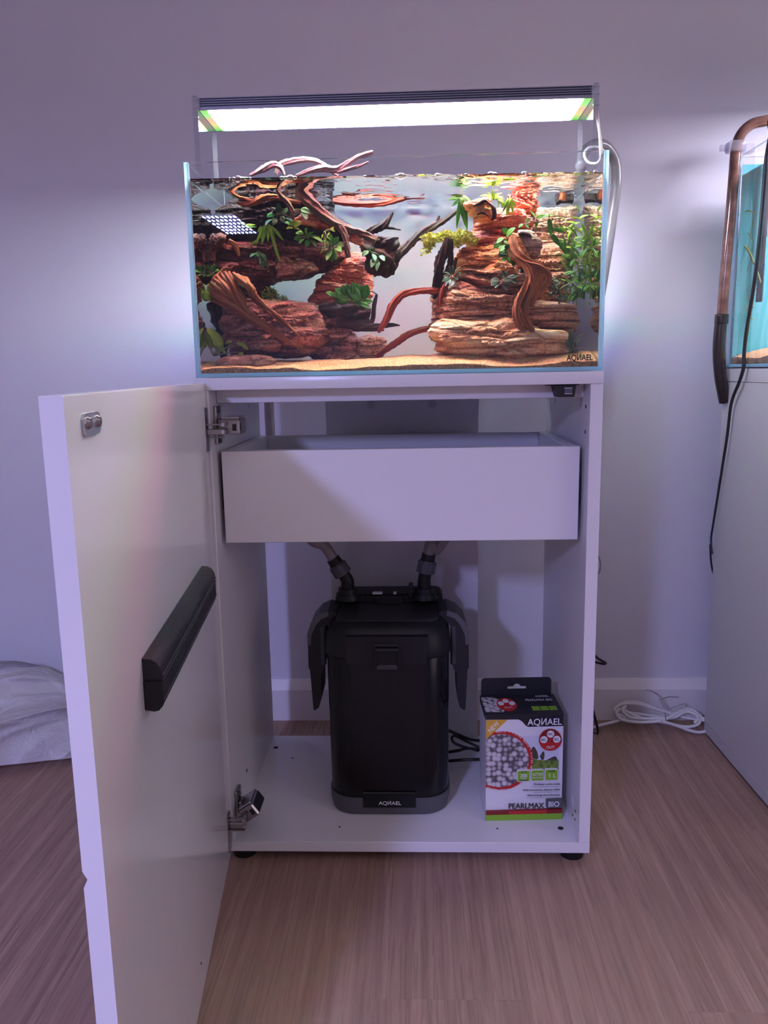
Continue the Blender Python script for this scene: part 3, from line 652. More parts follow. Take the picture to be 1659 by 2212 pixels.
f = t.ramp(vo.outputs['Distance'], [(0.0, (.74, .70, .74)), (.38, (.60, .56, .60)), (.52, (.40, .36, .39)), (.60, (.16, .14, .16)), (.70, (.05, .04, .05))])
M['ink_pearls'] = t.done(t.n('BsdfPrincipled', Base__Color=t.mix(t.math('MULTIPLY', vo2, .25), f, (.45, .42, .45)), Roughness=.42))
t = NT('ink_hills'); f = t.noise(t.co('Object'), 160, 4, .7); M['ink_hills'] = t.done(t.n('BsdfPrincipled', Base__Color=t.ramp(f, [(.35, (.05, .075, .015)), (.5, (.15, .24, .04)), (.7, (.27, .38, .08))]), Roughness=.42))
bm = bmesh.new(); addbox(bm, -BW, BW, 0, BD, .0003, BH, .0006); bmesh.ops.recalc_face_normals(bm, faces=bm.faces)
carton = bmo('carton', bm, M['carton'], bx)
def uv(X, Yp):
    """position on the printed face, from a 1030 x 1425 layout of it"""
    return (-BW+2*BW*(X-195)/1015.0, BH*(2030-Yp)/1425.0)
lay = [0]
def face(name, pts, mat, raw=False):
    lay[0] += 1; d = .00005*lay[0]
    q = pts if raw else [uv(*p) for p in pts]
    bm = bmesh.new(); addprism(bm, q, 'y', -d-.00004, -.0000); return bmo(name, bm, mat, carton)
def circ(X, Yp, r, n=36, clipx=None):
    cx_, cz_ = uv(X, Yp); rr = 2*BW*r/1015.0; o = []
    for k in range(n):
        a_ = 2*math.pi*k/n; o.append((cx_+rr*math.cos(a_), cz_+rr*math.sin(a_)))
    i_ = [k for k in range(n) if o[k][0] > -BW+.0001]
    if len(i_) < n:
        o = sorted([o[k] for k in i_], key=lambda q: math.atan2(q[1]-cz_, q[0]-cx_)); o = [(-BW+.0001, o[0][1])]+o+[(-BW+.0001, o[-1][1])]
    return o
def ft(s, X, Yp, w, h, mat, align='LEFT', ang=0.0, name='lettering', bold=.022):
    x_, z_ = uv(X, Yp); lay[0] += 1; d = .00005*lay[0]
    return txt(s, carton, 0, 0, 2*BW*w/1015.0 if w else None, BH*h/1425.0, mat, align, rot=Matrix.Translation((x_, -d-.0001, z_)) @ FRONT @ Matrix.Rotation(ang, 4, 'Z'), ext=.00004, name=name, bold=bold)
face('print_band', [(197, 605), (1208, 600), (1208, 768), (745, 770), (715, 752), (660, 690), (620, 668), (197, 664)], M['ink_black'])
face('print_picture', [(640, 888), (1160, 886), (1160, 1435), (1145, 1450), (640, 1450)], M['ink_sky'])
face('print_hills', [(700, 1160), (760, 1190), (860, 1215), (960, 1230), (1080, 1215), (1156, 1225), (1156, 1440), (700, 1440)], M['ink_hills'])
face('print_stone', [(790, 1080), (815, 1035), (838, 1050), (872, 1110), (888, 1190), (870, 1215), (800, 1195)], M['ink_stone'])
face('print_stone', [(905, 1170), (940, 1110), (962, 1105), (968, 1160), (960, 1220), (925, 1222)], M['ink_stone'])
face('print_stone', [(1000, 1222), (1090, 1178), (1120, 1182), (1140, 1222), (1080, 1240)], M['ink_stone'])
face('print_ring', circ(400, 1222, 416, 60), M['ink_red'], True)
face('print_pearls', circ(385, 1222, 376, 60), M['ink_pearls'], True)
face('print_corner', [(197, 668), (475, 668), (197, 925)], M['ink_amber'])
ft('NEW', 253, 842, 170, 62, M['ink_white'], ang=.80)
for k, ch in enumerate('MEDIA \u2022 FILTER MEDIA \u2022 FILTER MEDIA'):
    if ch == ' ': continue
    a_ = 1.72-k*.0640
    ft(ch, 400+388*math.cos(a_), 1222-388*math.sin(a_), None, 24, M['ink_white'], 'CENTER', a_-math.pi/2)
for k, ch in enumerate('FILTER MEDIA \u2022 FILTER MEDIA'):
    if ch == ' ': continue
    a_ = math.pi*1.5-.47+k*.0640
    ft(ch, 400+408*math.cos(a_), 1222-408*math.sin(a_), None, 24, M['ink_white'], 'CENTER', a_+math.pi/2)
ft('AQ\u0418AEL', 733, 737, 450, 88, M['ink_white'], name='maker_mark')
face('print_emblem', circ(1036, 945, 148), M['ink_red'], True)
cq = [uv(1036+146*math.cos(a_), 975-146*math.sin(a_)*.0-0) for a_ in ()]
face('print_emblem_top', [(1036+146*math.cos(math.radians(a_)), 945-146*math.sin(math.radians(a_))) for a_ in range(-12, 193, 8)], M['ink_dkred'])
for X, Yp, s in ((1036, 862, 'NH\u2084\u207a'), (950, 935, 'NO\u2083\u207b'), (1118, 933, 'NO\u2082\u207b')):
    face('print_spot', circ(X, Yp, 49), M['ink_white'], True)
    ft(s[:2], X-42, Yp+17, 54, 38, M['ink_black']); ft({'\u2084': '4', '\u2083': '3', '\u2082': '2'}[s[2]], X+16, Yp+26, None, 20, M['ink_black']); ft('+' if s[3] == '\u207a' else '-', X+18, Yp-2, None, 22, M['ink_black'])
    face('print_arrow', [(X-30, Yp+62), (X, Yp+42), (X+30, Yp+62), (X+14, Yp+62), (1036+14*(1 if X > 1040 else -1), 1000), (1036+(4 if X > 1040 else -22), 1000), (X-14, Yp+62)], M['ink_red'])
ft('OUT!', 984, 1054, 104, 38, M['ink_white'])
for X0, X1, Y0, Y1 in ((602, 778, 1344, 1502), (786, 960, 1340, 1499), (968, 1145, 1335, 1495)):
    def rr_(a0, b0, c0, d0, r): return [((a0+b0)/2+x, (c0+d0)/2+y) for x, y in rrect((b0-a0)/2, (d0-c0)/2, r, 3)]
    face('print_label', rr_(X0, X1, Y0, Y1, 20), M['ink_white']); face('print_label', rr_(X0+9, X1-9, Y0+9, Y1-9, 14), M['ink_green'])
ft('UP TO', 652, 1377, 78, 18, M['ink_black']); ft('200', 643, 1437, 92, 46, M['ink_white']); ft('LITRES', 654, 1465, 70, 18, M['ink_white']); ft('AQUARIUM', 632, 1491, 116, 19, M['ink_black'])
ft('ACTIVE', 806, 1420, 134, 38, M['ink_white']); ft('MULTILAYER', 806, 1457, 134, 20, M['ink_white'])
ft('VOLUME', 1010, 1371, 92, 18, M['ink_black']); ft('1 L', 1014, 1451, 86, 56, M['ink_white'])
def right(s, Xr, Yp, w, h, mat): ft(s, Xr-w, Yp, w, h, mat)
right('Multilayer active media', 1170, 1550, 348, 27, M['ink_black']); right('for complete biological filtration in the aquarium', 1170, 1578, 380, 12, M['ink_mid'])
right('Wielowarstwowy, aktywny wk\u0142ad', 1170, 1627, 494, 27, M['ink_black']); right('do kompletnej filtracji biologicznej w akwarium', 1170, 1652, 372, 12, M['ink_mid'])
right('Mehrschichtige aktive Kartusche', 1170, 1700, 432, 27, M['ink_black']); right('f\u00fcr eine vollst\u00e4ndige biologische Filtration im Aquarium', 1170, 1727, 436, 12, M['ink_mid'])
ft('PEARLMAX', 488, 1868, 470, 76, M['ink_black'])
face('print_badge', [(1000, 1757), (1205, 1750), (1205, 1870), (1005, 1870), (994, 1860), (992, 1768)], M['ink_grey']); ft('BIO', 1020, 1850, 142, 72, M['ink_white'])
face('print_stripe', [(195.5, 1906), (1209.5, 1890), (1209.5, 1944), (195.5, 1950)], M['ink_dkred']); face('print_stripe', [(500, 1903), (1000, 1895), (1000, 1944), (500, 1947)], M['ink_red'])
face('print_stripe', [(195.5, 1952), (1209.5, 1946), (1209.5, 2028), (195.5, 2028)], M['ink_green'])
# left side print, top face and hang tab
boxo('carton_lid', -BW-.0002, BW+.0002, -.0002, BD, BH+.0000, BH+.0009, M['ink_black'], carton, 0)
boxo('print_band', -BW-.00025, -BW, 0, BD, BH-.010, BH, M['ink_black'], carton, 0)
TOPM = Matrix.Identity(4)
def ttop(s, x, y, w, h, mat): lay[0] += 1; txt(s, carton, 0, 0, w, h, mat, rot=Matrix.Translation((x, y, BH+.00095+.00002*lay[0])) , ext=.00003)
bm = bmesh.new(); addprism(bm, [(-BW+.0005+x, y) for x, y in [(0, .012), (.030, .010), (.040, .03), (.036, .055), (.02, .072), (0, .072)]], 'z', BH+.0005, BH+.0012); bmo('print_pearls', bm, M['ink_pearls'], carton)
bm = bmesh.new(); addprism(bm, [(-.024+.017*math.cos(k*math.pi/12), .040+.027*math.sin(k*math.pi/12)) for k in range(24)], 'z', BH+.0005, BH+.0014); bmo('print_emblem', bm, M['ink_red'], carton)
for dx_, dy_ in ((-.0095, .006), (0, .016), (.0095, .006)):
    bm = bmesh.new(); addprism(bm, [(-.024+dx_+.0052*math.cos(k*math.pi/8), .038+dy_+.008*math.sin(k*math.pi/8)) for k in range(16)], 'z', BH+.0005, BH+.0017); bmo('print_spot', bm, M['ink_white'], carton)
ttop('OUT!', -.031, .020, .014, .007, M['ink_white'])
ttop('AQ\u0418AEL', .030, .064, .024, .0085, M['ink_white']); ttop('PEARLMAX BIO', .010, .048, .046, .009, M['ink_white'])
for k in range(3): boxo('print_label', .016+.0145*k, .029+.0145*k, .014, .030, BH+.0005, BH+.0013, M['ink_green'], carton, 0)
bm = bmesh.new()
tabp = [(-BW+.002, BH-.01), (-BW+.002, BH+.026), (-BW+.0035, BH+.031), (-BW+.008, BH+.033), (BW-.010, BH+.033), (BW-.0055, BH+.031), (BW-.004, BH+.026), (BW-.004, BH-.01)]
slot = [(-.016, BH+.0125), (-.0165, BH+.0150), (-.0155, BH+.0168), (-.0065, BH+.0172), (-.004, BH+.0205), (0, BH+.0222), (.004, BH+.0205), (.0065, BH+.0172), (.0155, BH+.0168), (.0165, BH+.0150), (.016, BH+.0125)]
# tab with a euro slot: two halves bridged round the slot
upper = [tabp[1], tabp[2], tabp[3], tabp[4], tabp[5], tabp[6]]
poly = [tabp[0]]+upper+[tabp[7]]+[(0.000001, BH-.01), (0.000001, BH+.0125)]+slot[::-1][0:]+[(-.000001, BH+.0125), (-.000001, BH-.01)]
addprism(bm, poly, 'y', BD-.0014, BD-.0006); bmo('hang_tab', bm, M['ink_black'], carton)

# ================================================================== second tank, its stand and fittings, at the right
RZ2 = .0198; RO = Vector((.6503, .473, 0))
R2 = Matrix.Translation(RO) @ Matrix.Rotation(RZ2, 4, 'Z')
def L2(w): return R2.inverted() @ Vector(w)
c2 = empty('aquarium_stand', 'pale grey cabinet carrying the turquoise tank at the right edge', 'cabinet', RO, RZ2); LOCAL.add(c2.name)
G_ = M['grey_cab']
boxo('side_panel', 0, .018, -.42, 0, .030, .7625, G_, c2); boxo('side_panel', .582, .60, -.42, 0, .030, .7625, G_, c2)
boxo('top_panel', 0, .60, -.42, 0, .7630, .7885, G_, c2); boxo('bottom_panel', 0, .60, -.42, 0, .006, .0297, G_, c2)
boxo('back_panel', .0182, .5818, -.016, -.001, .030, .7625, G_, c2); boxo('door', .0182, .5818, -.42, -.403, .030, .7625, G_, c2)
boxo('shadow_base', .004, .596, -.40, -.01, 0.0, .0058, M['black'], c2, 0)  # black slab stands for the dark shadow under the stand
t2 = empty('aquarium', 'turquoise-backed glass aquarium with stringy plants at the right edge', 'aquarium', RO+Vector((0, 0, .7887)), RZ2); LOCAL.add(t2.name)
mz = .0022
boxo('foam_mat', .001, .599, -.41, -.002, .0001, mz, M['black'], t2, 0)
X0, X1, Y0_, Y1_, Z0_, Z1_, g_ = .002, .598, -.408, -.004, mz+.0002, .400, .006
pane('side_pane', X0, X0+g_, Y0_, Y1_, Z0_+g_, Z1_, 0, t2); pane('side_pane', X1-g_, X1, Y0_, Y1_, Z0_+g_, Z1_, 0, t2)
pane('back_pane', X0+g_, X1-g_, Y1_-g_, Y1_, Z0_+g_, Z1_, 1, t2); pane('front_pane', X0+g_, X1-g_, Y0_, Y0_+g_, Z0_+g_, Z1_, 1, t2)
pane('bottom_pane', X0, X1, Y0_, Y1_, Z0_, Z0_+g_, 2, t2)
boxo('background_film', X0+g_+.001, X1-g_-.001, Y1_-g_-.0032, Y1_-g_-.0026, Z0_+g_, .385, M['teal_film'], t2, 0)
boxo('background_film', X1-g_-.0032, X1-g_-.0026, Y0_+g_+.002, Y1_-g_-.004, Z0_+g_, .385, M['teal_film'], t2, 0)
w0, w1, w2, w3, w4, w5 = X0+g_+.0005, X1-g_-.0007, Y0_+g_+.0005, Y1_-g_-.0007, Z0_+g_+.0003, .365
V = [(w0, w2, w4), (w1, w2, w4), (w1, w3, w4), (w0, w3, w4), (w0, w2, w5), (w1, w2, w5), (w1, w3, w5), (w0, w3, w5)]
me = bpy.data.meshes.new('water'); me.from_pydata(V, [], [(0, 1, 5, 4), (1, 2, 6, 5), (2, 3, 7, 6), (3, 0, 4, 7), (4, 5, 6, 7)]); me.materials.append(M['water_side']); me.materials.append(M['water_top']); me.polygons.foreach_set('material_index', [0, 0, 0, 0, 1]); me.update()
o = link('water', me, None, t2); o['kind'] = 'stuff'
# sand of the second tank
nx, ny = 50, 40; gx = np.linspace(w0+.0006, w1-.004, nx); gy = np.linspace(w2+.0006, w3-.004, ny); X, Y = np.meshgrid(gx, gy, indexing='ij')
P = np.stack([X.ravel(), Y.ravel(), 0*X.ravel()], 1); Z = w4+.012+.022*np.clip((P[:, 0]-.02)/.15, 0, 1)+.004*fbm(P*18, 4, 3)
V = [tuple(q) for q in np.stack([P[:, 0], P[:, 1], Z], 1)]; F = [(i*ny+j, (i+1)*ny+j, (i+1)*ny+j+1, i*ny+j+1) for i in range(nx-1) for j in range(ny-1)]
sk([i*ny for i in range(nx)])
b0 = len(V)
for idx in ([i*ny+ny-1 for i in range(nx)][::-1], list(range(ny))[::-1], [(nx-1)*ny+j for j in range(ny)]):
    sk(idx)
V = [(a, b, c if c != WZ0+.0002 else w4+.0004) for a, b, c in V]
s2 = vf('sand', [tuple(R2 @ Vector((a, b, c+.7887))) for a, b, c in V], F, M['sand'], None, True, tuple(R2 @ Vector((.3, -.2, .7887+w4))))
tag(s2, 'sloping sand bed in the turquoise tank at the right edge', 'sand', kind='stuff')

# ---- brown pipe over the rim, strainer, clip, cable, plants of the second tank
def wl(x, y, z): return R2 @ Vector((x, y, z))
pp = [aty(1562, 850, .45), aty(1555, 800, .447), aty(1553, 750, .447), aty(1559, 690, .447)]
t = NT('brown_film_glass'); n = t.noise(t.co('Object'), 40, 4); c = t.ramp(n, [(.3, (.10, .045, .035)), (.55, (.19, .095, .075)), (.75, (.30, .17, .14))])
M['brown_pipe'] = t.done(t.n('BsdfPrincipled', Base__Color=c, Roughness=.14))
M['dark_hose'] = plain('dark_brown_hose', (.022, .014, .015), .22)
V, F = sweep([aty(1559, 690, .447), aty(1566, 600, .447), aty(1577, 480, .447), aty(1586, 370, .447), aty(1590, 325, .447), aty(1600, 292, .446), aty(1622, 270, .444), aty(1650, 262, .440), wl(.065, -.035, 1.247), wl(.088, -.038, 1.225), wl(.094, -.04, 1.17), wl(.094, -.04, 1.04)], [.0100], 160, 20)
p1 = vf('brown_pipe', V, F, M['brown_pipe'], None, org=tuple(aty(1559, 690, .447))); tag(p1, 'brown-stained pipe arching over the rim of the turquoise tank', 'pipe')
V, F = sweep([aty(1566, 868, .455), aty(1556, 810, .447), aty(1553, 750, .447), aty(1558.5, 683, .447)], [.0118], 60, 20)
hz = vf('hose_sleeve', V, F, M['dark_hose'], p1)
for ch in (hz,): ch.location = -p1.location
V, F = sweep([aty(1558, 700, .447), aty(1559.3, 679, .447)], [.0131], 6, 20); q = vf('hose_collar', V, F, M['dark_hose'], p1); q.location = -p1.location
# strainer under water
st = empty('strainer', 'grey slotted intake strainer hanging inside the turquoise tank', 'strainer', wl(.094, -.04, .915))
bm = bmesh.new(); addcyl(bm, wl(.094, -.04, 1.12), wl(.094, -.04, 1.035), .0125, seg=20); bmo('sleeve', bm, M['slate'], st, smooth=35)
bm = bmesh.new(); addcyl(bm, wl(.094, -.04, 1.045), wl(.094, -.04, .985), .0110, .0105, seg=20); addcyl(bm, wl(.094, -.04, .985), wl(.094, -.04, .915), .0098, .0098, seg=20)
for k in range(16): addcyl(bm, wl(.094, -.04, .918+.0043*k), wl(.094, -.04, .9200+.0043*k), .0118, seg=20)
bmo('slotted_tube', bm, M['satin_black'], st, smooth=35)
# acrylic clip on the pipe
cc = aty(1588, 318, .447)
cl = empty('pipe_clip', 'clear acrylic clip gripping the brown pipe at the tank rim', 'clip', cc)
bm = bmesh.new(); addbox(bm, cc[0]-.015, cc[0]+.015, cc[1]-.016, cc[1]+.013, cc[2]-.010, cc[2]+.010, .003, 2)
M['clear_plastic'] = plain('clear_plastic', (.72, .70, .78), .12)
t = NT('clear_clip'); a_ = t.n('BsdfTransparent', Color=(.85, .85, .9)); b_ = t.n('BsdfPrincipled', Base__Color=(.75, .72, .80), Roughness=.1); M['clip'] = t.done(t.n('MixShader', Fac=.22, i1=a_.outputs[0], i2=b_.outputs[0]))
bmo('clamp', bm, M['clip'], cl, smooth=35)
bm = bmesh.new(); addcyl(bm, (cc[0]-.029, cc[1]-.004, cc[2]-.002), (cc[0]-.014, cc[1]-.004, cc[2]-.002), .006, seg=16); addcyl(bm, (cc[0]-.018, cc[1]-.004, cc[2]-.002), (cc[0]-.014, cc[1]-.004, cc[2]-.002), .009, seg=16); bmo('thumb_screw', bm, M['clip'], cl, smooth=35)
bm = bmesh.new(); addbox(bm, cc[0]+.0152, cc[0]+.034, cc[1]-.010, cc[1]+.010, cc[2]-.012, cc[2]+.004, .002); bmo('rim_hook', bm, M['clip'], cl, smooth=35)
# black cable down the side of the stand
def cab_pt(px, py, off): return atx(px, py, .650-off)
cpts = [(1672, 240), (1664, 290), (1655, 345), (1648, 430), (1640, 520), (1628, 620), (1612, 720), (1607, 770), (1606, 795), (1597, 825), (1580, 870), (1571, 940), (1560, 1010), (1549, 1080), (1541, 1130), (1536, 1165), (1538, 1196)]
V, F = sweep([wl(.118, -.20, 1.319), wl(.06, -.21, 1.305)]+[atx(px, py, .6425) for px, py in cpts]+[(.647, .487, .42), (.662, .505, .36), (.69, .515, .30)], [.0030, .0033, .0036, .0034, .0026, .0020, .0020], 180, 10)
tag(vf('black_cable', V, F, M['black_pvc'], None, org=tuple(aty(1538, 1196, .27))), 'black cable hanging down in front of the turquoise tank and grey stand', 'cable')
# stringy plants
def strand(name, P, r, mat, par, n=70): V, F = sweep(P, r, n, 6); return vf(name, V, F, mat, par)
M['algae'] = plain('stringy_green', (.19, .25, .03), .5); M['runner'] = plain('pale_runner', (.55, .35, .17), .5); M['runner_red'] = plain('reddish_runner', (.30, .09, .06), .5)
pl = empty('aquatic_plant', 'stringy green aquatic plant arching through the turquoise tank', 'plant', wl(.12, -.2, .8235))
def inside(px, py, xl):          # point at local x=xl of the second tank on the sight line
    d = ray(px, py); o_ = R2.inverted() @ Vector(CAM); dd = R2.to_3x3().inverted() @ Vector(d); k = (xl-o_.x)/dd.x; return R2 @ (o_+dd*k)
strand('stalk', [inside(*q, .034) for q in ((1640, 772), (1612, 768), (1592, 735), (1583, 690), (1582, 640), (1588, 560), (1598, 500), (1612, 468), (1632, 455), (1650, 462))], [.0011], pl and M['algae'], pl)
strand('stalk', [inside(*q, .040) for q in ((1596, 435), (1598, 470), (1608, 500), (1624, 525), (1640, 545), (1655, 580), (1665, 610))], [.0010, .0020, .0028, .0022], M['algae'], pl)
strand('stalk', [inside(*q, .05) for q in ((1600, 610), (1605, 540), (1620, 510), (1640, 502), (1656, 520))], [.0010], M['algae'], pl)
strand('stalk', [inside(*q, .05) for q in ((1660, 450), (1650, 500), (1645, 540), (1655, 570))], [.0010], M['algae'], pl)
strand('runner', [inside(*q, .06) for q in ((1660, 548), (1648, 585), (1640, 630), (1648, 670), (1660, 690))], [.0011], M['runner'], pl)
strand('runner', [inside(*q, .06) for q in ((1646, 555), (1644, 600), (1650, 640), (1662, 665))], [.0008], M['runner_red'], pl)
bm = bmesh.new()
for k in range(70):       # small whorls along the long stalk
    pass
bm.free()
V = []; F = []
P = catmull([inside(*q, .033) for q in ((1612, 768), (1592, 735), (1583, 690), (1582, 640), (1588, 560), (1598, 500), (1612, 468), (1632, 455))], 110)
rl = random.Random(3)
for p in P:
    d = np.array([rl.uniform(-1, 1), rl.uniform(-1, 1), rl.uniform(-1, 1)]); d /= np.linalg.norm(d); e = np.cross(d, [0.3, .9, .2])*.5; b = len(V)
    V += [p, p+d*.0035+e*.0015, p+d*.006, p+d*.0035-e*.0015]; F.append((b, b+1, b+2, b+3))
wl_ = vf('whorl_leaves', V, F, M['algae'], pl); wl_['kind'] = 'stuff'

# ---- lamp of the second tank (above the frame)
def downlamp(name, label, M4, sx, sy, mat, h=.018):
    e = empty(name, label, 'lamp', M4.translation, M4.to_euler().z); LOCAL.add(e.name)
    boxo('lamp_body', -sx/2, sx/2, -sy/2, sy/2, .0012, h, M['alu'], e, .001)
    boxo('lamp_panel', -sx/2+.004, sx/2-.004, -sy/2+.004, sy/2-.004, 0, .001, mat, e, 0)
    return e
t = NT('side_lamp_light'); M['side_light'] = t.done(t.n('Emission', Color=(1.0, .93, 1.12, 1), Strength=SIDE_STRENGTH))
sl = downlamp('aquarium_lamp', 'lamp hung above the turquoise tank, out of frame at the upper right', R2 @ Matrix.Translation((.34, -.20, 1.30)), .46, .16, M['side_light'])
for x in (-.2, .2):
    bm = bmesh.new(); addbox(bm, x-.004, x+.004, .082, .088, -.111, .018, 0); addbox(bm, x-.004, x+.004, .079, .088, .0182, .022, 0); bmo('bracket', bm, M['alu'], sl)
    bm = bmesh.new(); addbox(bm, x-.004, x+.004, .088, .196, -.115, -.111, 0); bmo('bracket', bm, M['alu'], sl)
# ---- lens-grid lamp over another tank across the room, mirrored in the front pane
t = NT('lens_panel'); M['lens_panel'] = t.done(t.n('Emission', Color=(.50, .52, 1.2, 1), Strength=GRID_STRENGTH*.0045))
t = NT('lens_light'); M['lens_light'] = t.done(t.n('Emission', Color=(.50, .52, 1.2, 1), Strength=GRID_STRENGTH*5.03))
gl = downlamp('lens_grid_lamp', 'lamp with a grid of lens dots across the room, mirrored in the tank front', Matrix.Translation((-.725, -2.22, 1.40)) @ Matrix.Rotation(.02, 4, 'Z'), .145, .44, M['lens_panel'])
bm = bmesh.new(); bm.faces.new([bm.verts.new((.0036*math.cos(-k*math.pi/6), .0151*math.sin(-k*math.pi/6), -.0004)) for k in range(12)])
lens = None
for i_ in range(8):
    for j_ in range(6):
        if lens is None: o = bmo('lens', bm, M['lens_light'], gl); lens = o.data
        else: o = _link0('lens', lens, None, gl)
        o.location = ((i_-3.5)*.0172, (j_-2.5)*.072, 0)
for p_ in lens.polygons:
    if p_.normal.z > 0: p_.flip()
bm = bmesh.new(); addcyl(bm, (0, 0, .018), (0, 0, RZ-1.40), .0025, seg=8); bmo('hanging_wire', bm, M['alu'], gl)

# ================================================================== plastic bag at the left
nx, ny = 200, 140; V = []; F = []
u = np.linspace(0, 1, nx); w = np.linspace(0, 1, ny); Xu, Yw = np.meshgrid(u, w, indexing='ij'); Xu = Xu.ravel(); Yw = Yw.ravel()
def seg_d(px, py, a, b):
    a = np.array(a); b = np.array(b); ab = b-a; tt = np.clip(((px-a[0])*ab[0]+(py-a[1])*ab[1])/(ab@ab), 0, 1); return np.hypot(px-a[0]-tt*ab[0], py-a[1]-tt*ab[1])
bxx = -1.32+.72*Xu; byy = .235+.31*Yw
foot = .215+.31*(1-np.sqrt(np.clip(1-((Xu-.35)/.80)**2, 0, 1)))*.0
front = .215+.17*np.clip((bxx+.93)/.33, 0, 1)**1.1
byy = front+(.545-front)*Yw
env = np.clip(np.sin(np.pi*np.clip(Yw*.93+.012, 0, 1)), 0, 1)**.55*np.clip((1-Xu)*3.2, 0, 1)**.7*np.clip(Xu*6, 0, 1)**.6
al = bxx*.86+Yw*.20; ac = -bxx*.55+Yw*.42
wv = .08*vnoise(np.stack([al*5, ac*5, 0*al], 1), 4)
rdg = lambda fa, fc, sd, p: (1-np.abs(vnoise(np.stack([al*fa, (ac+wv)*fc, 0*al], 1), sd))*1.25).clip(0, 1)**p
r1, r2, r3 = rdg(2.2, 8.5, 3, 2.5), rdg(4, 19, 8, 3), rdg(9, 44, 5, 3)
top = .190-.26*np.clip(bxx+.86, 0, 1)
zz = np.clip(top*env*(.84+.26*r1+.14*r2+.05*r3), .0012, 1)*np.where(env < .02, 0, 1)+.0012
push = .085*(r1-.4)+.045*(r2-.4)+.016*(r3-.4)
V = [tuple(q) for q in np.stack([bxx, np.clip(byy-push*np.clip(env*1.4, 0, 1), .12, .54), zz], 1)]
F = [(i*ny+j, (i+1)*ny+j, (i+1)*ny+j+1, i*ny+j+1) for i in range(nx-1) for j in range(ny-1)]
t = NT('white_polythene'); a_ = t.n('BsdfPrincipled', Base__Color=(.80, .78, .78), Roughness=.2); b_ = t.n('BsdfTranslucent', Color=(.75, .72, .73)); t.set(a_.inputs['Normal'], t.bump(t.noise(t.co('Object', (30, 60, 30)), 1.0, 4, .6, 1.5), .5, .012))
M['bag'] = t.done(t.n('MixShader', Fac=.3, i1=a_.outputs[0], i2=b_.outputs[0]))
bg = vf('plastic_bag', V, F, M['bag'], None, True, (-.95, .40, 0)); tag(bg, 'crumpled white plastic bag on the floor against the left baseboard', 'bag')

# ================================================================== coiled white cord at the right
def fl(px, py, Y=.50): return aty(px, py, Y)
cz = lambda px, py, Y: tuple(fl(px, py, Y))
R_ = .0034
loops = [
 [(1270, 1575, .49), (1300, 1566, .49), (1335, 1557, .49), (1350, 1550, .495), (1332, 1540, .50), (1330, 1530, .505), (1345, 1521, .51), (1375, 1520, .51), (1420, 1532, .505), (1470, 1548, .50), (1520, 1556, .48), (1534, 1556, .47)],
 [(1333, 1544, .50), (1338, 1525, .515), (1355, 1516, .52), (1385, 1519, .52), (1430, 1535, .51), (1480, 1545, .51), (1525, 1553, .48)],
 [(1340, 1530, .49), (1332, 1540, .49), (1345, 1555, .485), (1385, 1560, .48), (1430, 1556, .48), (1470, 1537, .49), (1490, 1532, .495), (1505, 1540, .49), (1512, 1556, .48), (1505, 1566, .475), (1480, 1570, .475), (1440, 1562, .48), (1390, 1552, .49), (1352, 1536, .50), (1350, 1528, .505)],
 [(1352, 1524, .50), (1345, 1535, .495), (1365, 1550, .49), (1410, 1552, .485), (1455, 1550, .485), (1480, 1538, .49), (1500, 1542, .485), (1508, 1552, .48), (1500, 1562, .475)],
 [(1430, 1558, .475), (1460, 1567, .475), (1490, 1578, .470), (1510, 1582, .468), (1524, 1580, .466)],
 [(1360, 1540, .505), (1400, 1545, .505), (1440, 1550, .50), (1470, 1545, .50), (1495, 1536, .50), (1512, 1545, .49), (1518, 1558, .48)]]
V, F = join([sweep([np.maximum(fl(*q), [-9, -9, R_+.0004]) for q in l], [R_], 70, 10) for l in loops])
ce = vf('coiled_cable', V, F, M['white_pvc'], None, org=(.55, .49, 0)); tag(ce, 'coiled white power cord tied up on the floor by the baseboard', 'cord')
V, F = join([sweep([fl(*q) for q in l], [.0009], 40, 6) for l in ([(1436, 1540, .485), (1438, 1552, .477), (1434, 1562, .474), (1430, 1555, .476)], [(1442, 1532, .49), (1432, 1515, .50), (1425, 1505, .51), (1410, 1494, .51), (1394, 1490, .51)], [(1436, 1530, .49), (1428, 1516, .50), (1424, 1510, .51)], [(1442, 1534, .49), (1460, 1526, .49), (1480, 1520, .49), (1484, 1527, .49)], [(1430, 1510, .51), (1445, 1505, .52), (1466, 1506, .52)])])
tw = vf('twist_tie', V, F, M['hose_pale'], ce); tw.location = -ce.location

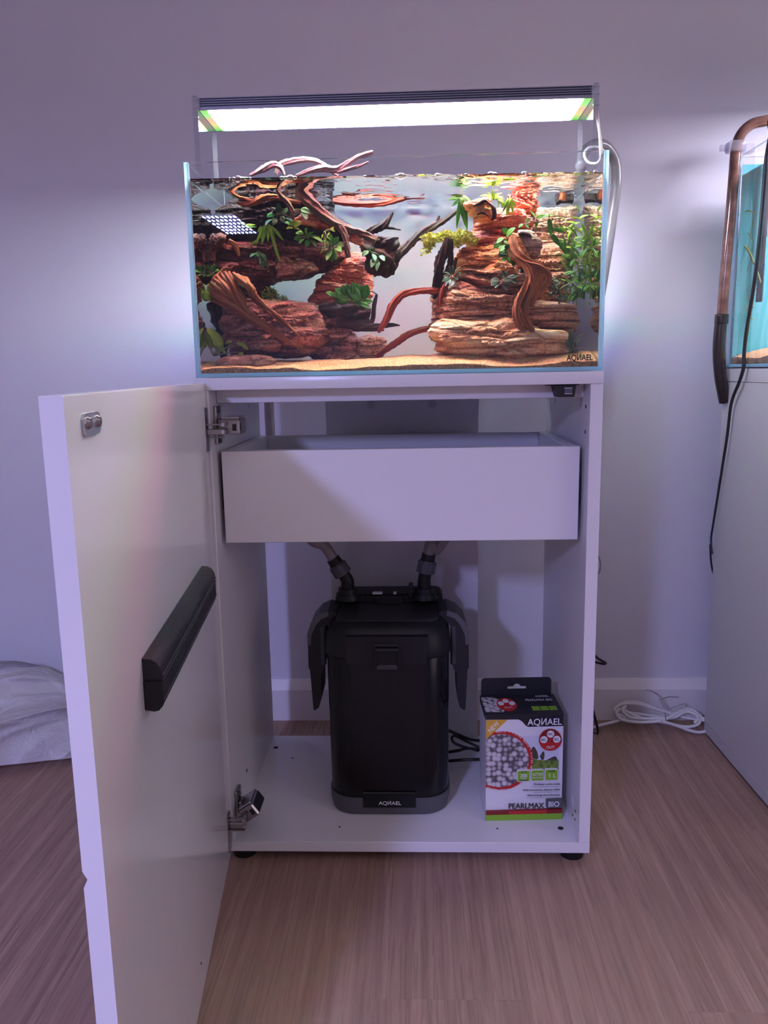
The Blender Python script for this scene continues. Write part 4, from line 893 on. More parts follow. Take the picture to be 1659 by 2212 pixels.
# ================================================================== hardscape of the planted tank
def rock(name, label, pts, Y, T, mat, ang=0.0, amp=.0045, fr=(16, 85), seed=1, lean=0.0, cat='rock', NR=34, M_=190, par=None, terr=.6, topflat=0.0):
    """solid rock: silhouette in the sight plane at depth Y, real half thickness T, layered relief"""
    B2 = np.array([tp(px, py, Y) for px, py in pts]); B = catmull(B2, M_, True)
    c = B.mean(0); x, z = B[:, 0], B[:, 2]
    a = x*np.roll(z, -1)-np.roll(x, -1)*z; A = a.sum()/2
    c = np.array([((x+np.roll(x, -1))*a).sum()/(6*A), Y, ((z+np.roll(z, -1))*a).sum()/(6*A)])
    V = []; rs = np.linspace(0, 1, NR+1)[1:]
    prof = lambda r: np.sqrt(np.clip(1-r**3.2, 0, 1))
    for side in (-1, 1):
        V.append([c[0], Y+side*T, c[2]])
        for r in (rs if side == -1 else rs[:-1]):
            ring = c+(B-c)*r
            ring[:, 1] = Y+side*T*prof(r)+lean*(ring[:, 2]-c[2])
            V += ring.tolist()
    V = np.array(V); F = []
    nf = 1+NR*M_
    for side, b0, nr in ((-1, 0, NR), (1, nf, NR-1)):
        ringi = lambda k, j: b0+1+k*M_+j % M_
        for j in range(M_):
            q = (b0, ringi(0, j), ringi(0, j+1)); F.append(q if side == -1 else q[::-1])
            for k in range(nr-1):
                q = (ringi(k, j), ringi(k+1, j), ringi(k+1, j+1), ringi(k, j+1)); F.append(q if side == -1 else q[::-1])
            if side == 1:
                q = (ringi(nr-1, j), 1+(NR-1)*M_+j, 1+(NR-1)*M_+(j+1) % M_, ringi(nr-1, j+1)); F.append(q[::-1])
    D = V-c; D /= np.linalg.norm(D*np.array([1, .6, 1]), axis=1)[:, None]+1e-9
    ca, sa = math.cos(ang), math.sin(ang); Q = np.stack([V[:, 0]*ca-V[:, 2]*sa, V[:, 1], V[:, 0]*sa+V[:, 2]*ca], 1)
    wob = .004*fbm(Q*25, seed+3, 2)
    S = Q.copy(); S[:, 2] += wob
    n1 = vnoise(S*np.array([fr[0]*.6, fr[0]*.6, fr[1]]), seed); n1 = np.sign(n1)*np.abs(n1)**terr
    n2 = fbm(S*np.array([fr[0]*3, fr[0]*3, fr[1]*2.6]), seed+1, 2); n3 = fbm(V*30, seed+2, 2)
    n4 = fbm(V*320, seed+6, 2)
    V = V+D*(amp*(1.15*n1+.55*n2+.35*n4)+amp*1.1*n3)[:, None]
    V[:, 0] = np.clip(V[:, 0], -.2905, .2905); V[:, 1] = np.clip(V[:, 1], .0078, .2892)
    o = vf(name, V, F, mat, par, True, tuple(c) if par is None else (0, 0, 0)); o.data.set_sharp_from_angle(angle=math.radians(50))
    if label: tag(o, label, cat)
    return o
rock('rock', 'large russet layered rock low at the tank left, under the root bundle', [(470, 700), (478, 668), (500, 655), (545, 650), (592, 650), (640, 654), (684, 664), (704, 690), (710, 722), (700, 752), (672, 770), (600, 776), (540, 774), (500, 768), (478, 735)], .115, .055, M['rock_left'], -.12, .0050, seed=11)
rock('rock', 'russet rock with curved layers right of the large left rock', [(640, 664), (680, 660), (722, 674), (758, 700), (772, 728), (790, 760), (778, 784), (715, 786), (660, 772), (640, 720)], .165, .05, M['rock_left'], .35, .0042, seed=23)
rock('rock', 'small rounded striped rock at the foot of the left formation', [(768, 742), (785, 726), (806, 722), (828, 732), (834, 750), (826, 782), (800, 787), (776, 780)], .150, .024, M['rock_brown'], .05, .0026, (14, 130), seed=31)
rock('rock', 'small brown rock wedged under the striped rock', [(706, 752), (735, 748), (770, 762), (786, 780), (765, 790), (710, 788)], .128, .022, M['rock_left'], .2, .0028, seed=33)
rock('rock', 'upright red-brown rock column beside the window in the left formation', [(690, 606), (712, 572), (742, 552), (800, 556), (806, 600), (797, 640), (788, 664), (740, 676), (692, 678), (668, 658), (674, 630)], .175, .040, M['rock_red'], .25, .0042, (14, 120), seed=41)
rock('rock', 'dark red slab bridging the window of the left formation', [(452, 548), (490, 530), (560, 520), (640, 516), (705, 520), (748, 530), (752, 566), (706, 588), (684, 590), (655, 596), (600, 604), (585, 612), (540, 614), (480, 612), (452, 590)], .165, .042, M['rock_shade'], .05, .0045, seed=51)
rock('rock', 'shaded dark bulk reaching the water surface at the left rear', [(468, 455), (494, 432), (505, 404), (540, 396), (600, 392), (660, 392), (706, 420), (735, 462), (758, 500), (745, 540), (690, 548), (600, 545), (520, 540), (462, 522), (448, 490)], .175, .040, M['rock_deep_shade'], .05, .0055, seed=61)
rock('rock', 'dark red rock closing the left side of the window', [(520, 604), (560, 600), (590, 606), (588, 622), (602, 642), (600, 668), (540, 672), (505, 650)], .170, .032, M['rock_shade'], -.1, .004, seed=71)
rock('rock', 'bright red crumbly rock chip under the diagonal branch', [(752, 506), (768, 498), (786, 520), (784, 534), (764, 528), (752, 522)], .126, .012, M['rock_red'], .4, .0028, (30, 160), seed=81, NR=20, M_=110)
rock('rock', 'flat red ledge above the left anubias leaves', [(636, 478), (650, 462), (672, 456), (700, 474), (716, 490), (690, 494), (650, 488)], .128, .014, M['rock_red'], .2, .0030, (26, 150), seed=83, NR=20, M_=130)
rock('rock', 'pale flat stone lying on the sand at the left front', [(464, 786), (490, 771), (540, 766), (582, 767), (592, 772), (600, 783), (575, 796), (520, 797), (480, 795)], .040, .018, rock_mat('pinkish_flat_stone', (.22, .10, .07), (.50, .29, .20), (.66, .43, .31), 0, 20, 60), 0.0, .0026, (20, 60), seed=91, NR=22, M_=130)
rock('rock', 'dull red boulder beneath the dark overhang', [(598, 572), (612, 556), (634, 560), (652, 550), (676, 562), (690, 584), (660, 592), (640, 600), (612, 602), (600, 594)], .133, .018, M['rock_left'], -.3, .0050, (22, 60), seed=93, NR=22, M_=120)
rock('rock', 'near-black rock added to darken the left rear corner behind the root bundle', [(398, 560), (440, 548), (486, 600), (500, 660), (496, 720), (480, 778), (430, 782), (396, 700)], .205, .035, M['rock_deep_shade'], .0, .005, seed=97)  # added mass covering the bright film so this corner stays dark
# right formation
rock('rock', 'broad tan petrified slab at the bottom right of the tank', [(924, 702), (930, 736), (944, 762), (990, 774), (1050, 776), (1120, 778), (1180, 777), (1216, 772), (1228, 745), (1222, 716), (1180, 712), (1130, 702), (1060, 690), (1005, 694), (950, 690)], .088, .052, M['rock_tan'], .06, .0044, (12, 105), seed=101)
rock('rock', 'long brown layered log above the tan slab', [(924, 688), (934, 648), (958, 624), (985, 606), (1015, 610), (1080, 628), (1130, 644), (1200, 655), (1246, 662), (1254, 690), (1246, 722), (1190, 720), (1100, 708), (1000, 712), (936, 712)], .135, .058, M['rock_brown'], .10, .0046, (9, 120), seed=111)
rock('rock', 'dark striped beam behind the right anubias', [(984, 606), (996, 584), (1040, 582), (1100, 590), (1140, 602), (1140, 646), (1080, 642), (1010, 626)], .150, .05, M['rock_brown'], .12, .004, (8, 140), seed=121)
rock('rock', 'orange layered rock in the middle of the right formation', [(978, 588), (978, 552), (990, 534), (1032, 528), (1090, 542), (1118, 566), (1112, 594), (1050, 596), (1000, 600)], .165, .052, M['rock_orange'], .05, .0042, (16, 110), seed=131)
rock('rock', 'red domed rock at the top of the right formation', [(1000, 540), (1014, 498), (1030, 470), (1060, 452), (1100, 442), (1135, 450), (1150, 486), (1168, 540), (1150, 580), (1080, 574), (1030, 556)], .182, .045, M['rock_red'], .15, .0046, (14, 130), seed=141)
rock('rock', 'crumbly pink rock just under the water at the top right', [(1104, 440), (1110, 416), (1130, 408), (1150, 420), (1162, 446), (1150, 470), (1120, 468)], .215, .026, M['rock_red'], .6, .0040, (30, 120), seed=151, NR=24, M_=130)
rock('rock', 'beige plank-like rock at the right rear', [(1156, 452), (1180, 444), (1215, 440), (1246, 446), (1246, 500), (1236, 560), (1200, 584), (1160, 570), (1150, 500)], .212, .028, M['rock_beige'], .03, .0040, (8, 130), seed=161)
rock('rock', 'brown fissured rock at the right below the beige plank', [(1130, 548), (1160, 530), (1216, 524), (1226, 570), (1230, 640), (1190, 660), (1130, 648), (1118, 600)], .178, .038, M['rock_brown'], .06, .0042, (9, 120), seed=171)
rock('rock', 'small ochre rock on the orange ledge', [(1040, 590), (1052, 574), (1080, 566), (1106, 572), (1118, 586), (1100, 596), (1062, 600)], .118, .018, M['rock_orange'], .0, .0030, (20, 110), seed=173, NR=22, M_=120)

def wood(name, label, tubes, mat, cat='driftwood', inwater=True, seed=1, n=80, seg=36, groove=.30, gn=6, rough=.12, twist=.3, group=None):
    """tubes: (list of (px, py, depth)), radii in pixels, optional flatness)"""
    parts = []; fib = []
    for k, tb in enumerate(tubes):
        P, R = tb[0], tb[1]; flat = tb[2] if len(tb) > 2 else 1.0
        C = [tp(*q) if inwater else aty(*q) for q in P]
        parts.append(sweep(C, [r*1.235/1716 for r in R], n, seg, flat, groove, gn, twist, rough, seed+k))
        I_, J_ = np.meshgrid(np.arange(n), np.arange(seg), indexing='ij'); a_ = J_*2*math.pi/seg+twist*2*math.pi*I_/n; cc_ = np.array(C, float); Ln = np.linalg.norm(np.diff(cc_, axis=0), axis=1).sum()
        rr_ = 1+max(R)/8.0; fib.append(np.stack([rr_*np.cos(a_).ravel()+k*5.3, rr_*np.sin(a_).ravel()+k*2.1, (I_/n*Ln).ravel()], 1))
    V, F = join(parts)
    if inwater: V[:, 0] = np.clip(V[:, 0], -.2908, .2908); V[:, 1] = np.clip(V[:, 1], .0078, .2893)
    o = vf(name, V, F, mat, None, True, tuple(V.mean(0))); A_ = o.data.attributes.new('fib', 'FLOAT_VECTOR', 'POINT'); A_.data.foreach_set('vector', np.vstack(fib).ravel().tolist())
    return tag(o, label, cat, group)
Y = .075
rb = random.Random(12); tubes = []
head = catmull([(456, 648, .078), (452, 622, .082), (464, 600, .084), (486, 588, .084), (510, 592, .084), (532, 606, .084), (546, 628, .08)], 17)
for k in range(17):
    f = k/16; hx, hy, hd = head[k]; up_ = f > .62
    mid = np.array([(534+10*f, 684-12*f, .050), (590+8*f, 722-16*f, .046)]) if not up_ else np.array([(550, 642, .056), (604, 688, .048)])
    J = lambda s_: np.array([rb.uniform(-s_, s_), rb.uniform(-s_, s_), rb.uniform(-.006, .006)])
    P = [(hx, hy, hd), tuple(np.array([hx*.72+mid[0][0]*.28, hy*.72+mid[0][1]*.28-3, .062])+J(4)), tuple(np.array([hx*.38+mid[0][0]*.62, hy*.38+mid[0][1]*.62, .052])+J(4)), tuple(mid[0]+J(5)), tuple(mid[1]+J(4)), (628+6*f, 744-6*f, .046) if not up_ else (640, 720, .047), (652+rb.uniform(-6, 8), 754+rb.uniform(-6, 4), .047) if not up_ else (656, 735, .047)]
    tubes.append((P, [4, rb.uniform(6, 9), rb.uniform(5, 7.5), rb.uniform(3.5, 5.5), rb.uniform(2.6, 4), rb.uniform(1.8, 2.8), 1.0]))
tubes += [([(500, 596, .085), (530, 606, .08), (550, 630, .075), (552, 648, .068), (530, 650, .06)], [5, 4.5, 3.5, 3.5, 3]), ([(515, 600, .085), (534, 622, .075), (546, 646, .07)], [3, 3, 2.5]),
    ([(456, 624, .085), (460, 604, .085), (476, 590, .088), (492, 582, .09), (506, 574, .09)], [5, 4, 4.5, 3, 1.5]), ([(470, 596, .09), (484, 580, .09), (500, 580, .09)], [3, 3.5, 2]),
    ([(470, 634, .088), (500, 630, .078), (520, 650, .066)], [14, 20, 14])]
wood('driftwood_root', 'orange-brown root bundle draped diagonally over the large left rock', tubes, M['root_orange'], 'root', seed=5, groove=.40, gn=5, n=64, seg=20)
wood('driftwood_root', 'red-brown branch bending down left from the black stump', [([(962, 622, .112), (945, 628, .11), (922, 628, .108), (895, 630, .106), (868, 638, .104), (848, 660, .102), (836, 688, .10), (825, 706, .098), (817, 718, .096)], [8, 8.5, 8.5, 8, 9, 9.5, 9, 7, 4])], M['root_red'], 'root', seed=15, n=110)
wood('driftwood_root', 'straight red root leaning from the tan slab to the small striped rock', [([(934, 708, .112), (905, 714, .11), (880, 724, .11), (855, 741, .108), (832, 757, .108), (812, 770, .108)], [7.5, 8, 8.5, 8.5, 7.5, 5])], M['root_red'], 'root', seed=25, n=90)
wood('driftwood_branch', 'thick brown diagonal branch running from the surface to the dark snag', [
    ([(646, 404, .118), (662, 428, .118), (690, 456, .118), (722, 482, .116), (756, 497, .116), (790, 508, .116), (812, 520, .116)], [13, 14, 13.5, 13, 11, 10, 10]),
    ([(736, 486, .112), (745, 508, .108), (749, 532, .106), (753, 556, .105)], [8, 8, 7, 7])], M['root_brown'], 'branch', seed=35, n=90)
wood('driftwood_snag', 'black-brown snag with horns right of the diagonal branch', [
    ([(786, 520, .140), (806, 538, .134), (828, 556, .134), (838, 576, .138), (828, 598, .142)], [18, 32, 33, 26, 8], .75),
    ([(790, 570, .142), (816, 574, .138), (842, 562, .136), (866, 545, .136)], [16, 28, 24, 10], .75),
    ([(796, 520, .136), (820, 528, .132), (846, 530, .132), (862, 524, .134)], [14, 22, 18, 8], .8),
    ([(788, 504, .145), (808, 496, .145), (830, 485, .145), (841, 472, .145), (849, 459, .145)], [6, 11, 10, 5.5, 2.5]),
    ([(818, 490, .15), (840, 492, .153), (866, 497, .155)], [5, 4, 1.5]),
    ([(820, 522, .13), (842, 519, .127), (861, 514, .125)], [12, 8, 3]),
    ([(848, 558, .135), (866, 546, .14), (890, 522, .145), (912, 502, .15), (938, 488, .155), (962, 474, .16), (984, 458, .165), (1006, 442, .17)], [10, 12, 11, 10, 9.5, 7.5, 6, 4.5]),
    ([(945, 486, .157), (946, 473, .157), (949, 466, .157)], [5, 4, 3])], M['root_dark'], 'driftwood', seed=45, n=70, groove=.38)
wood('driftwood', 'dark knotted wood under the central anubias, with a spike pointing right', [
    ([(690, 664, 0.116), (730, 668, 0.111), (770, 672, 0.108), (800, 676, 0.106)], [10, 22, 26, 12]),
    ([(730, 690, 0.112), (770, 698, 0.108), (805, 704, 0.106)], [16, 20, 14]),
    ([(795, 708, 0.106), (825, 704, 0.106), (848, 702, 0.106), (864, 703, 0.106)], [9, 7, 5, 1.5]),
    ([(800, 704, 0.106), (806, 685, 0.106), (808, 660, 0.106), (814, 636, 0.106)], [5, 6, 6, 3]),
    ([(814, 636, 0.106), (804, 630, 0.108), (788, 632, 0.111), (780, 640, 0.114)], [1.6, 1.2, 1.2, 1]),
    ([(800, 712, 0.104), (820, 712, 0.102), (830, 714, 0.102)], [5, 4, 1.5])], M['root_dark'], 'driftwood', seed=55, n=50)
wood('driftwood_root', 'orange forked root just under the surface at the upper left', [
    ([(512, 438, .112), (535, 441, .111), (556, 434, .110), (572, 427, .110), (594, 426, .112), (622, 432, .115), (650, 438, .122)], [4, 7, 9, 8, 7, 5, 4]),
    ([(488, 398, .112), (498, 412, .112), (512, 424, .112), (530, 430, .112), (548, 434, .112)], [3, 3.5, 4, 4, 4])], M['root_orange'], 'root', seed=65)
wood('driftwood_root', 'brown dangling root hanging from the surface at the upper left', [([(606, 392, .104), (599, 404, .104), (605, 420, .103), (620, 437, .102), (630, 456, .101), (634, 474, .101)], [5, 5, 5.5, 6, 6.5, 4]), ([(630, 456, .101), (640, 458, .100), (646, 454, .099)], [2, 1.5, .8])], M['root_brown'], 'root', seed=75)
wood('driftwood_root', 'red-brown branch lying just below the surface in the middle', [([(690, 424, .20), (712, 431, .205), (745, 438, .21), (790, 441, .21), (830, 439, .21), (860, 431, .21), (888, 427, .205), (917, 429, .2)], [6, 7, 8, 8, 7.5, 7, 4, 1.5])], M['root_red'], 'root', seed=85, n=90)
rock('curled_bark', 'curled dark bark at the left end of the shaded bulk', [(446, 524), (454, 509), (472, 507), (482, 518), (474, 534), (468, 560), (462, 584), (450, 580), (446, 550)], .122, .015, M['rock_shade'], 1.3, .0050, (35, 60), seed=95, NR=20, M_=120, cat='bark')
wood('driftwood_root', 'short pale root tip hanging below the shaded bulk at the left', [([(494, 520, .112), (506, 528, .111), (512, 540, .110), (516, 553, .109)], [6, 7, 6, 3])], M['root_orange'], 'root', seed=97)
# right
wood('driftwood_root', 'twisted two-strand root winding down the front of the right formation', [
    ([(1106, 512, .085), (1110, 532, .078), (1120, 552, .07), (1140, 566, .064), (1166, 574, .060), (1183, 590, .062), (1184, 608, .064), (1170, 628, .062), (1158, 642, .058)], [9, 13, 14, 11, 8, 8, 8, 8, 6]),
    ([(1122, 556, .072), (1140, 578, .062), (1150, 604, .054), (1150, 630, .05), (1140, 652, .047), (1136, 680, .045), (1144, 704, .045), (1155, 722, .047)], [10, 12, 11, 9, 8, 8, 8, 4]),
    ([(1134, 572, .062), (1144, 598, .056), (1134, 626, .052), (1121, 650, .048), (1115, 676, .046), (1120, 700, .045), (1134, 718, .046)], [9, 11, 11, 10.5, 9.5, 9, 5]),
    ([(1160, 580, .062), (1166, 604, .06), (1156, 634, .056), (1148, 662, .05)], [9, 10, 9, 5]),
    ([(1134, 592, .064), (1150, 590, .064), (1166, 600, .064), (1160, 626, .062)], [10, 12, 12, 6]),
    ([(1128, 640, .056), (1130, 670, .052), (1138, 704, .05), (1146, 720, .05)], [5, 6, 8, 4])], M['root_orange'], 'root', seed=105, groove=.5, gn=5, n=100, seg=40)
hb = rock('hollow_bark', 'grey-brown hollow bark collar above the twisted root', [(1118, 502), (1134, 494), (1154, 500), (1166, 522), (1164, 548), (1146, 556), (1130, 544)], .105, .016, M['rock_beige'], .5, .0022, (20, 60), seed=201, NR=20, M_=110, cat='bark')
rock('bark_flake', 'yellow-orange bark flake at the head of the twisted root', [(1102, 510), (1118, 506), (1130, 530), (1142, 558), (1126, 568), (1106, 556), (1098, 536)], .092, .010, M['rock_orange'], 1.2, .0022, (20, 70), seed=203, NR=20, M_=110, cat='bark')
V, F = sweep([tp(1116, 516, .089), tp(1126, 505, .090), tp(1140, 508, .089), tp(1150, 516, .089)], [.0022, .0042, .0042, .0018], 30, 12); q = vf('cavity_rim', V, F, M['root_dark'], hb); q.location = -hb.location
wood('driftwood_stump', 'black upright split stump at the left edge of the right formation', [
    ([(940, 646, .115), (946, 610, .112), (950, 570, .11), (960, 540, .108), (966, 514, .108)], [9, 13, 14, 12, 7], .8),
    ([(952, 644, .112), (962, 610, .108), (972, 575, .106), (974, 545, .106), (973, 516, .107)], [11, 12, 9, 7, 5], .8),
    ([(934, 636, .11), (938, 606, .108), (944, 580, .106), (952, 560, .106)], [4, 4, 3.5, 2]),
    ([(972, 600, .105), (982, 570, .105), (985, 556, .106)], [8, 6, 4])], M['root_dark'], 'stump', seed=115, groove=.5, gn=5)
wood('driftwood_root', 'reddish flank root rising against the black stump', [([(948, 660, .106), (956, 630, .102), (968, 608, .10), (980, 596, .10)], [7, 7, 6, 4])], M['root_red'], 'root', seed=117)
hc = rock('hollow_bark', 'hollow curled bark at the top left of the red dome', [(1004, 442), (1022, 434), (1040, 424), (1052, 422), (1066, 434), (1072, 458), (1070, 476), (1046, 482), (1026, 478), (1014, 460)], .128, .020, M['rock_orange'], .35, .0030, (20, 70), seed=211, NR=22, M_=130, cat='bark')
for P, R in (([(1022, 446, 0.107), (1034, 440, 0.106), (1046, 434, 0.106), (1056, 438, 0.106)], [.001, .0024, .0027, .0012]), ([(1056, 438, 0.105), (1066, 450, 0.104), (1068, 466, 0.105), (1062, 476, 0.107)], [.0016, .0034, .0036, .0016]), ([(1030, 464, 0.106), (1042, 460, 0.105), (1054, 466, 0.106)], [.0007, .0018, .0007])):
    V, F = sweep([tp(*q) for q in P], R, 30, 12); q = vf('cavity_shade', V, F, M['root_dark'], hc); q.location = -hc.location  # solid dark tubes put in for the shade inside the hollow
wood('driftwood_root', 'orange root poking through the surface at the upper right', [([(1212, 372, .2), (1214, 392, .2), (1218, 412, .2), (1214, 432, .2)], [6, 7, 8, 9])], M['root_orange'], 'root', seed=135)
wood('driftwood', 'dark hollow wood at the foot of the upper right root', [([(1200, 436, .23), (1218, 430, .228), (1238, 434, .23)], [9, 11, 7])], M['root_dark'], 'driftwood', seed=137)
wood('dry_driftwood', 'pale dry branches standing out of the water at the left', [
    ([(540, 379, .14), (565, 367, .14), (590, 356, .14), (606, 362, .14), (614, 378, .14)], [4, 8, 9, 7, 4]),
    ([(596, 376, .15), (606, 356, .15), (628, 349, .15), (660, 345, .15), (686, 350, .15), (708, 364, .148), (730, 378, .146)], [5, 7, 8, 7, 7.5, 7, 5]),
    ([(640, 380, .13), (670, 369, .13), (700, 364, .13), (728, 366, .13), (752, 352, .13), (776, 338, .13), (806, 329, .13)], [4, 7, 9, 8, 7, 6, 5]),
    ([(728, 372, .128), (750, 366, .126), (775, 359, .125), (796, 350, .125)], [4, 4.5, 4, 2])], M['root_dry'], 'driftwood', inwater=False, seed=145)

# ================================================================== plants of the planted tank
LEAF = {}
def leaf_mesh(kind, mat):
    key = (kind, mat)
    if key in LEAF: return LEAF[key]
    prof, curl, fold, wave = {'oval': (lambda t: math.sin(math.pi*min(1, t*.97+.03))**.75, .16, .22, 0), 'lance': (lambda t: (math.sin(math.pi*t**.75)**.9)*(1-.15*t)+.02, .22, .16, 0),
        'strap': (lambda t: min(1, t*6+.25)*min(1, (1-t)*2.4+.03)**.8, .35, .12, .0), 'broad': (lambda t: math.sin(math.pi*min(1, t*.93+.07))**.6, .12, .25, .05)}[kind]
    nl, nw = 10, 5; V = []; F = []
    for i in range(nl):
        t_ = i/(nl-1); w_ = prof(t_)*.5
        for j in range(nw):
            u = -1+2*j/(nw-1)
            V.append((u*w_, t_, -curl*t_*t_+fold*abs(u)*w_*.6+wave*math.sin(9*t_+3*u)*abs(u)))
    for i in range(nl-1):
        for j in range(nw-1): F.append((i*nw+j, i*nw+j+1, (i+1)*nw+j+1, (i+1)*nw+j))
    n0 = len(V)               # a real, if thin, blade
    V += [(x, y, z-.012) for x, y, z in V]; F += [tuple(q+n0 for q in f[::-1]) for f in F]
    rim = [j for j in range(nw)]+[i*nw+nw-1 for i in range(1, nl)]+[(nl-1)*nw+j for j in range(nw-2, -1, -1)]+[i*nw for i in range(nl-2, 0, -1)]
    for a_, b_ in zip(rim, rim[1:]+rim[:1]): F.append((b_, a_, a_+n0, b_+n0))
    me = bpy.data.meshes.new('leaf'); me.from_pydata(V, [], F); me.update(); me.polygons.foreach_set('use_smooth', [True]*len(me.polygons)); me.materials.append(M[mat])
    LEAF[key] = me; return me
def leaf(par, me, a, b, w, up=(0, -.55, 1.0), jit=0.0):
    a = Vector(a); b = Vector(b); y = b-a; L = y.length
    if L < 1e-6: return
    y.normalize(); u = Vector(up)+Vector((random.uniform(-jit, jit), random.uniform(-jit, jit), random.uniform(-jit, jit)))
    z = u-y*u.dot(y)
    if z.length < .05: z = Vector((.3, -1, .2))-y*Vector((.3, -1, .2)).dot(y)
    z.normalize(); x = y.cross(z)
    o = bpy.data.objects.new('leaf', me); COL.objects.link(o); o.parent = par
    p = a-par.location
    o.matrix_local = Matrix(((x.x*w, y.x*L, z.x*L, p.x), (x.y*w, y.y*L, z.y*L, p.y), (x.z*w, y.z*L, z.z*L, p.z), (0, 0, 0, 1)))
    return o
S_ = 1.26/1716
def clampY(p): return (max(-.2895, min(.2895, p[0])), max(.009, min(.287, p[1])), min(p[2], 1.0645))
def plant(name, label, base, Y, kind, mat, leaves, stem='stem', up=(0, -.8, .8), jit=.5, dy=-.018, petiole=True, group=None):
    """leaves: (x0, y0, x1, y1, width) in photo pixels; each leaf is an object"""
    b = tp(base[0], base[1], Y); e = empty(name, label, 'plant', b, group=group)
    me = leaf_mesh(kind, mat); st = []
    for q in leaves:
        yy = Y+random.uniform(-.007, .007)
        A = clampY(tp(q[0], q[1], yy)); B = clampY(tp(q[2], q[3], yy+dy*random.uniform(.3, 1.2)))
        leaf(e, me, A, B, q[4]*S_, up, jit)
        if petiole: st.append(sweep([b, (np.array(b)+np.array(A))/2+np.array([0, -.002, .001]), A], [.0010, .0006], 8, 6))
    if not st: st = [sweep([b, np.array(b)+np.array([0, 0, .006])], [.0012, .0008], 5, 6)]
    V, F = join(st); vf('stems', V, F, M[stem], e)
    return e
def fan(cx, cy, n, L, w, a0, a1, sq=1.0, r0=.25, seed=0, lj=.3):
    r = random.Random(seed); out = []
    for k in range(n):
        a = math.radians(a0+(a1-a0)*(k+.5)/n+r.uniform(-8, 8)); l = L*r.uniform(1-lj, 1+lj); s = r.uniform(.05, r0)
        out.append((cx+l*s*math.cos(a), cy-l*s*math.sin(a)*sq, cx+l*math.cos(a), cy-l*math.sin(a)*sq, w*r.uniform(.8, 1.2)))
    return out
# central anubias
plant('anubias', 'glossy green anubias with wide leaves on the dark wood in the middle', (760, 655), .088, 'oval', 'leaf_mid',
      [(752, 648, 714, 632, 17), (750, 644, 725, 622, 20), (754, 640, 738, 616, 20), (758, 642, 750, 614, 18), (774, 648, 742, 620, 20), (776, 650, 752, 616, 26), (778, 642, 768, 612, 22), (786, 646, 792, 616, 22), (788, 648, 776, 614, 20), (754, 650, 722, 641, 15), (724, 651, 754, 650, 15), (722, 640, 705, 630, 11), (772, 656, 804, 648, 17), (768, 654, 800, 662, 14), (764, 640, 762, 610, 12), (742, 648, 730, 636, 16)], up=(0, -1, .35), jit=.35, dy=-.012)
# left formation plants
plant('fern', 'bright strap-leaved fern spilling over the left arch', (578, 490), .112, 'strap', 'leaf_lime',
      [(574, 486, 560, 512, 8), (572, 488, 566, 526, 9), (578, 488, 580, 518, 8), (582, 488, 596, 530, 10), (588, 510, 604, 572, 7), (584, 488, 612, 516, 7), (572, 490, 548, 526, 6), (580, 484, 588, 506, 8), (556, 520, 540, 528, 6), (582, 490, 600, 500, 6), (566, 490, 556, 500, 7)], up=(0, -1, .3), jit=.3, dy=-.006, petiole=False)
plant('aquatic_plant', 'small lime plant with one pointed leaf over the dark bulk', (530, 490), .112, 'lance', 'leaf_lime', [(526, 490, 550, 482, 8), (532, 494, 552, 486, 7), (528, 486, 518, 478, 7)], dy=-.004, petiole=False)
plant('anubias', 'ruffled lime leaf of a small plant above the flat red ledge', (634, 492), .106, 'broad', 'leaf_lime', [(628, 486, 612, 478, 17), (632, 492, 618, 492, 14), (634, 490, 650, 478, 16), (630, 488, 632, 472, 14), (636, 494, 646, 494, 10)], dy=-.004, petiole=False)
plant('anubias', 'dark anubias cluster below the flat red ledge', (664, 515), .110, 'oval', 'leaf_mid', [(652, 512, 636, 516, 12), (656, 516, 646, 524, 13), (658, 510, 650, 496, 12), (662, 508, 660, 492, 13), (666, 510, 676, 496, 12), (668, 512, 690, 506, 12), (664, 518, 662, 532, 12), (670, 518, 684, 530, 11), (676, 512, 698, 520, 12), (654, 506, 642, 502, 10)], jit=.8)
plant('anubias', 'hanging anubias beside the sub-branch of the diagonal branch', (712, 538), .104, 'oval', 'leaf_mid', [(712, 536, 700, 548, 14), (714, 540, 704, 558, 16), (716, 542, 716, 564, 18), (718, 538, 724, 560, 15), (712, 530, 702, 518, 12), (716, 528, 714, 508, 12), (720, 530, 730, 512, 14), (722, 534, 736, 540, 16), (726, 528, 742, 530, 16), (708, 536, 696, 532, 11)], jit=.7)
plant('aquatic_plant', 'thin pale-green trailing stem with tiny leaves in the left formation', (702, 500), .100, 'lance', 'leaf_lime', [(698, 506, 694, 514, 4), (702, 512, 704, 522, 5), (706, 520, 708, 532, 5), (704, 530, 698, 540, 5), (698, 538, 690, 548, 5), (706, 512, 714, 516, 4), (714, 498, 720, 490, 6), (712, 502, 706, 510, 6), (716, 496, 724, 500, 5), (706, 524, 700, 530, 4)], jit=.5, dy=-.004)
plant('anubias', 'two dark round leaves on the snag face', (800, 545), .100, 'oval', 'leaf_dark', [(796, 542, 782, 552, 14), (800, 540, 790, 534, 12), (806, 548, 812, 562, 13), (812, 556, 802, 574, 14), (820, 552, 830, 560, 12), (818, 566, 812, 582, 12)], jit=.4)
plant('anubias', 'shaded anubias leaves under the left roots', (600, 460), .114, 'oval', 'leaf_dark', [(600, 458, 584, 448, 14), (604, 460, 600, 440, 13), (610, 462, 622, 450, 14), (596, 464, 576, 466, 13), (606, 468, 614, 480, 13), (598, 470, 590, 484, 13), (616, 470, 632, 474, 13), (588, 474, 572, 482, 12), (620, 460, 640, 462, 12), (650, 452, 668, 458, 14), (655, 456, 662, 472, 14)], jit=.6)
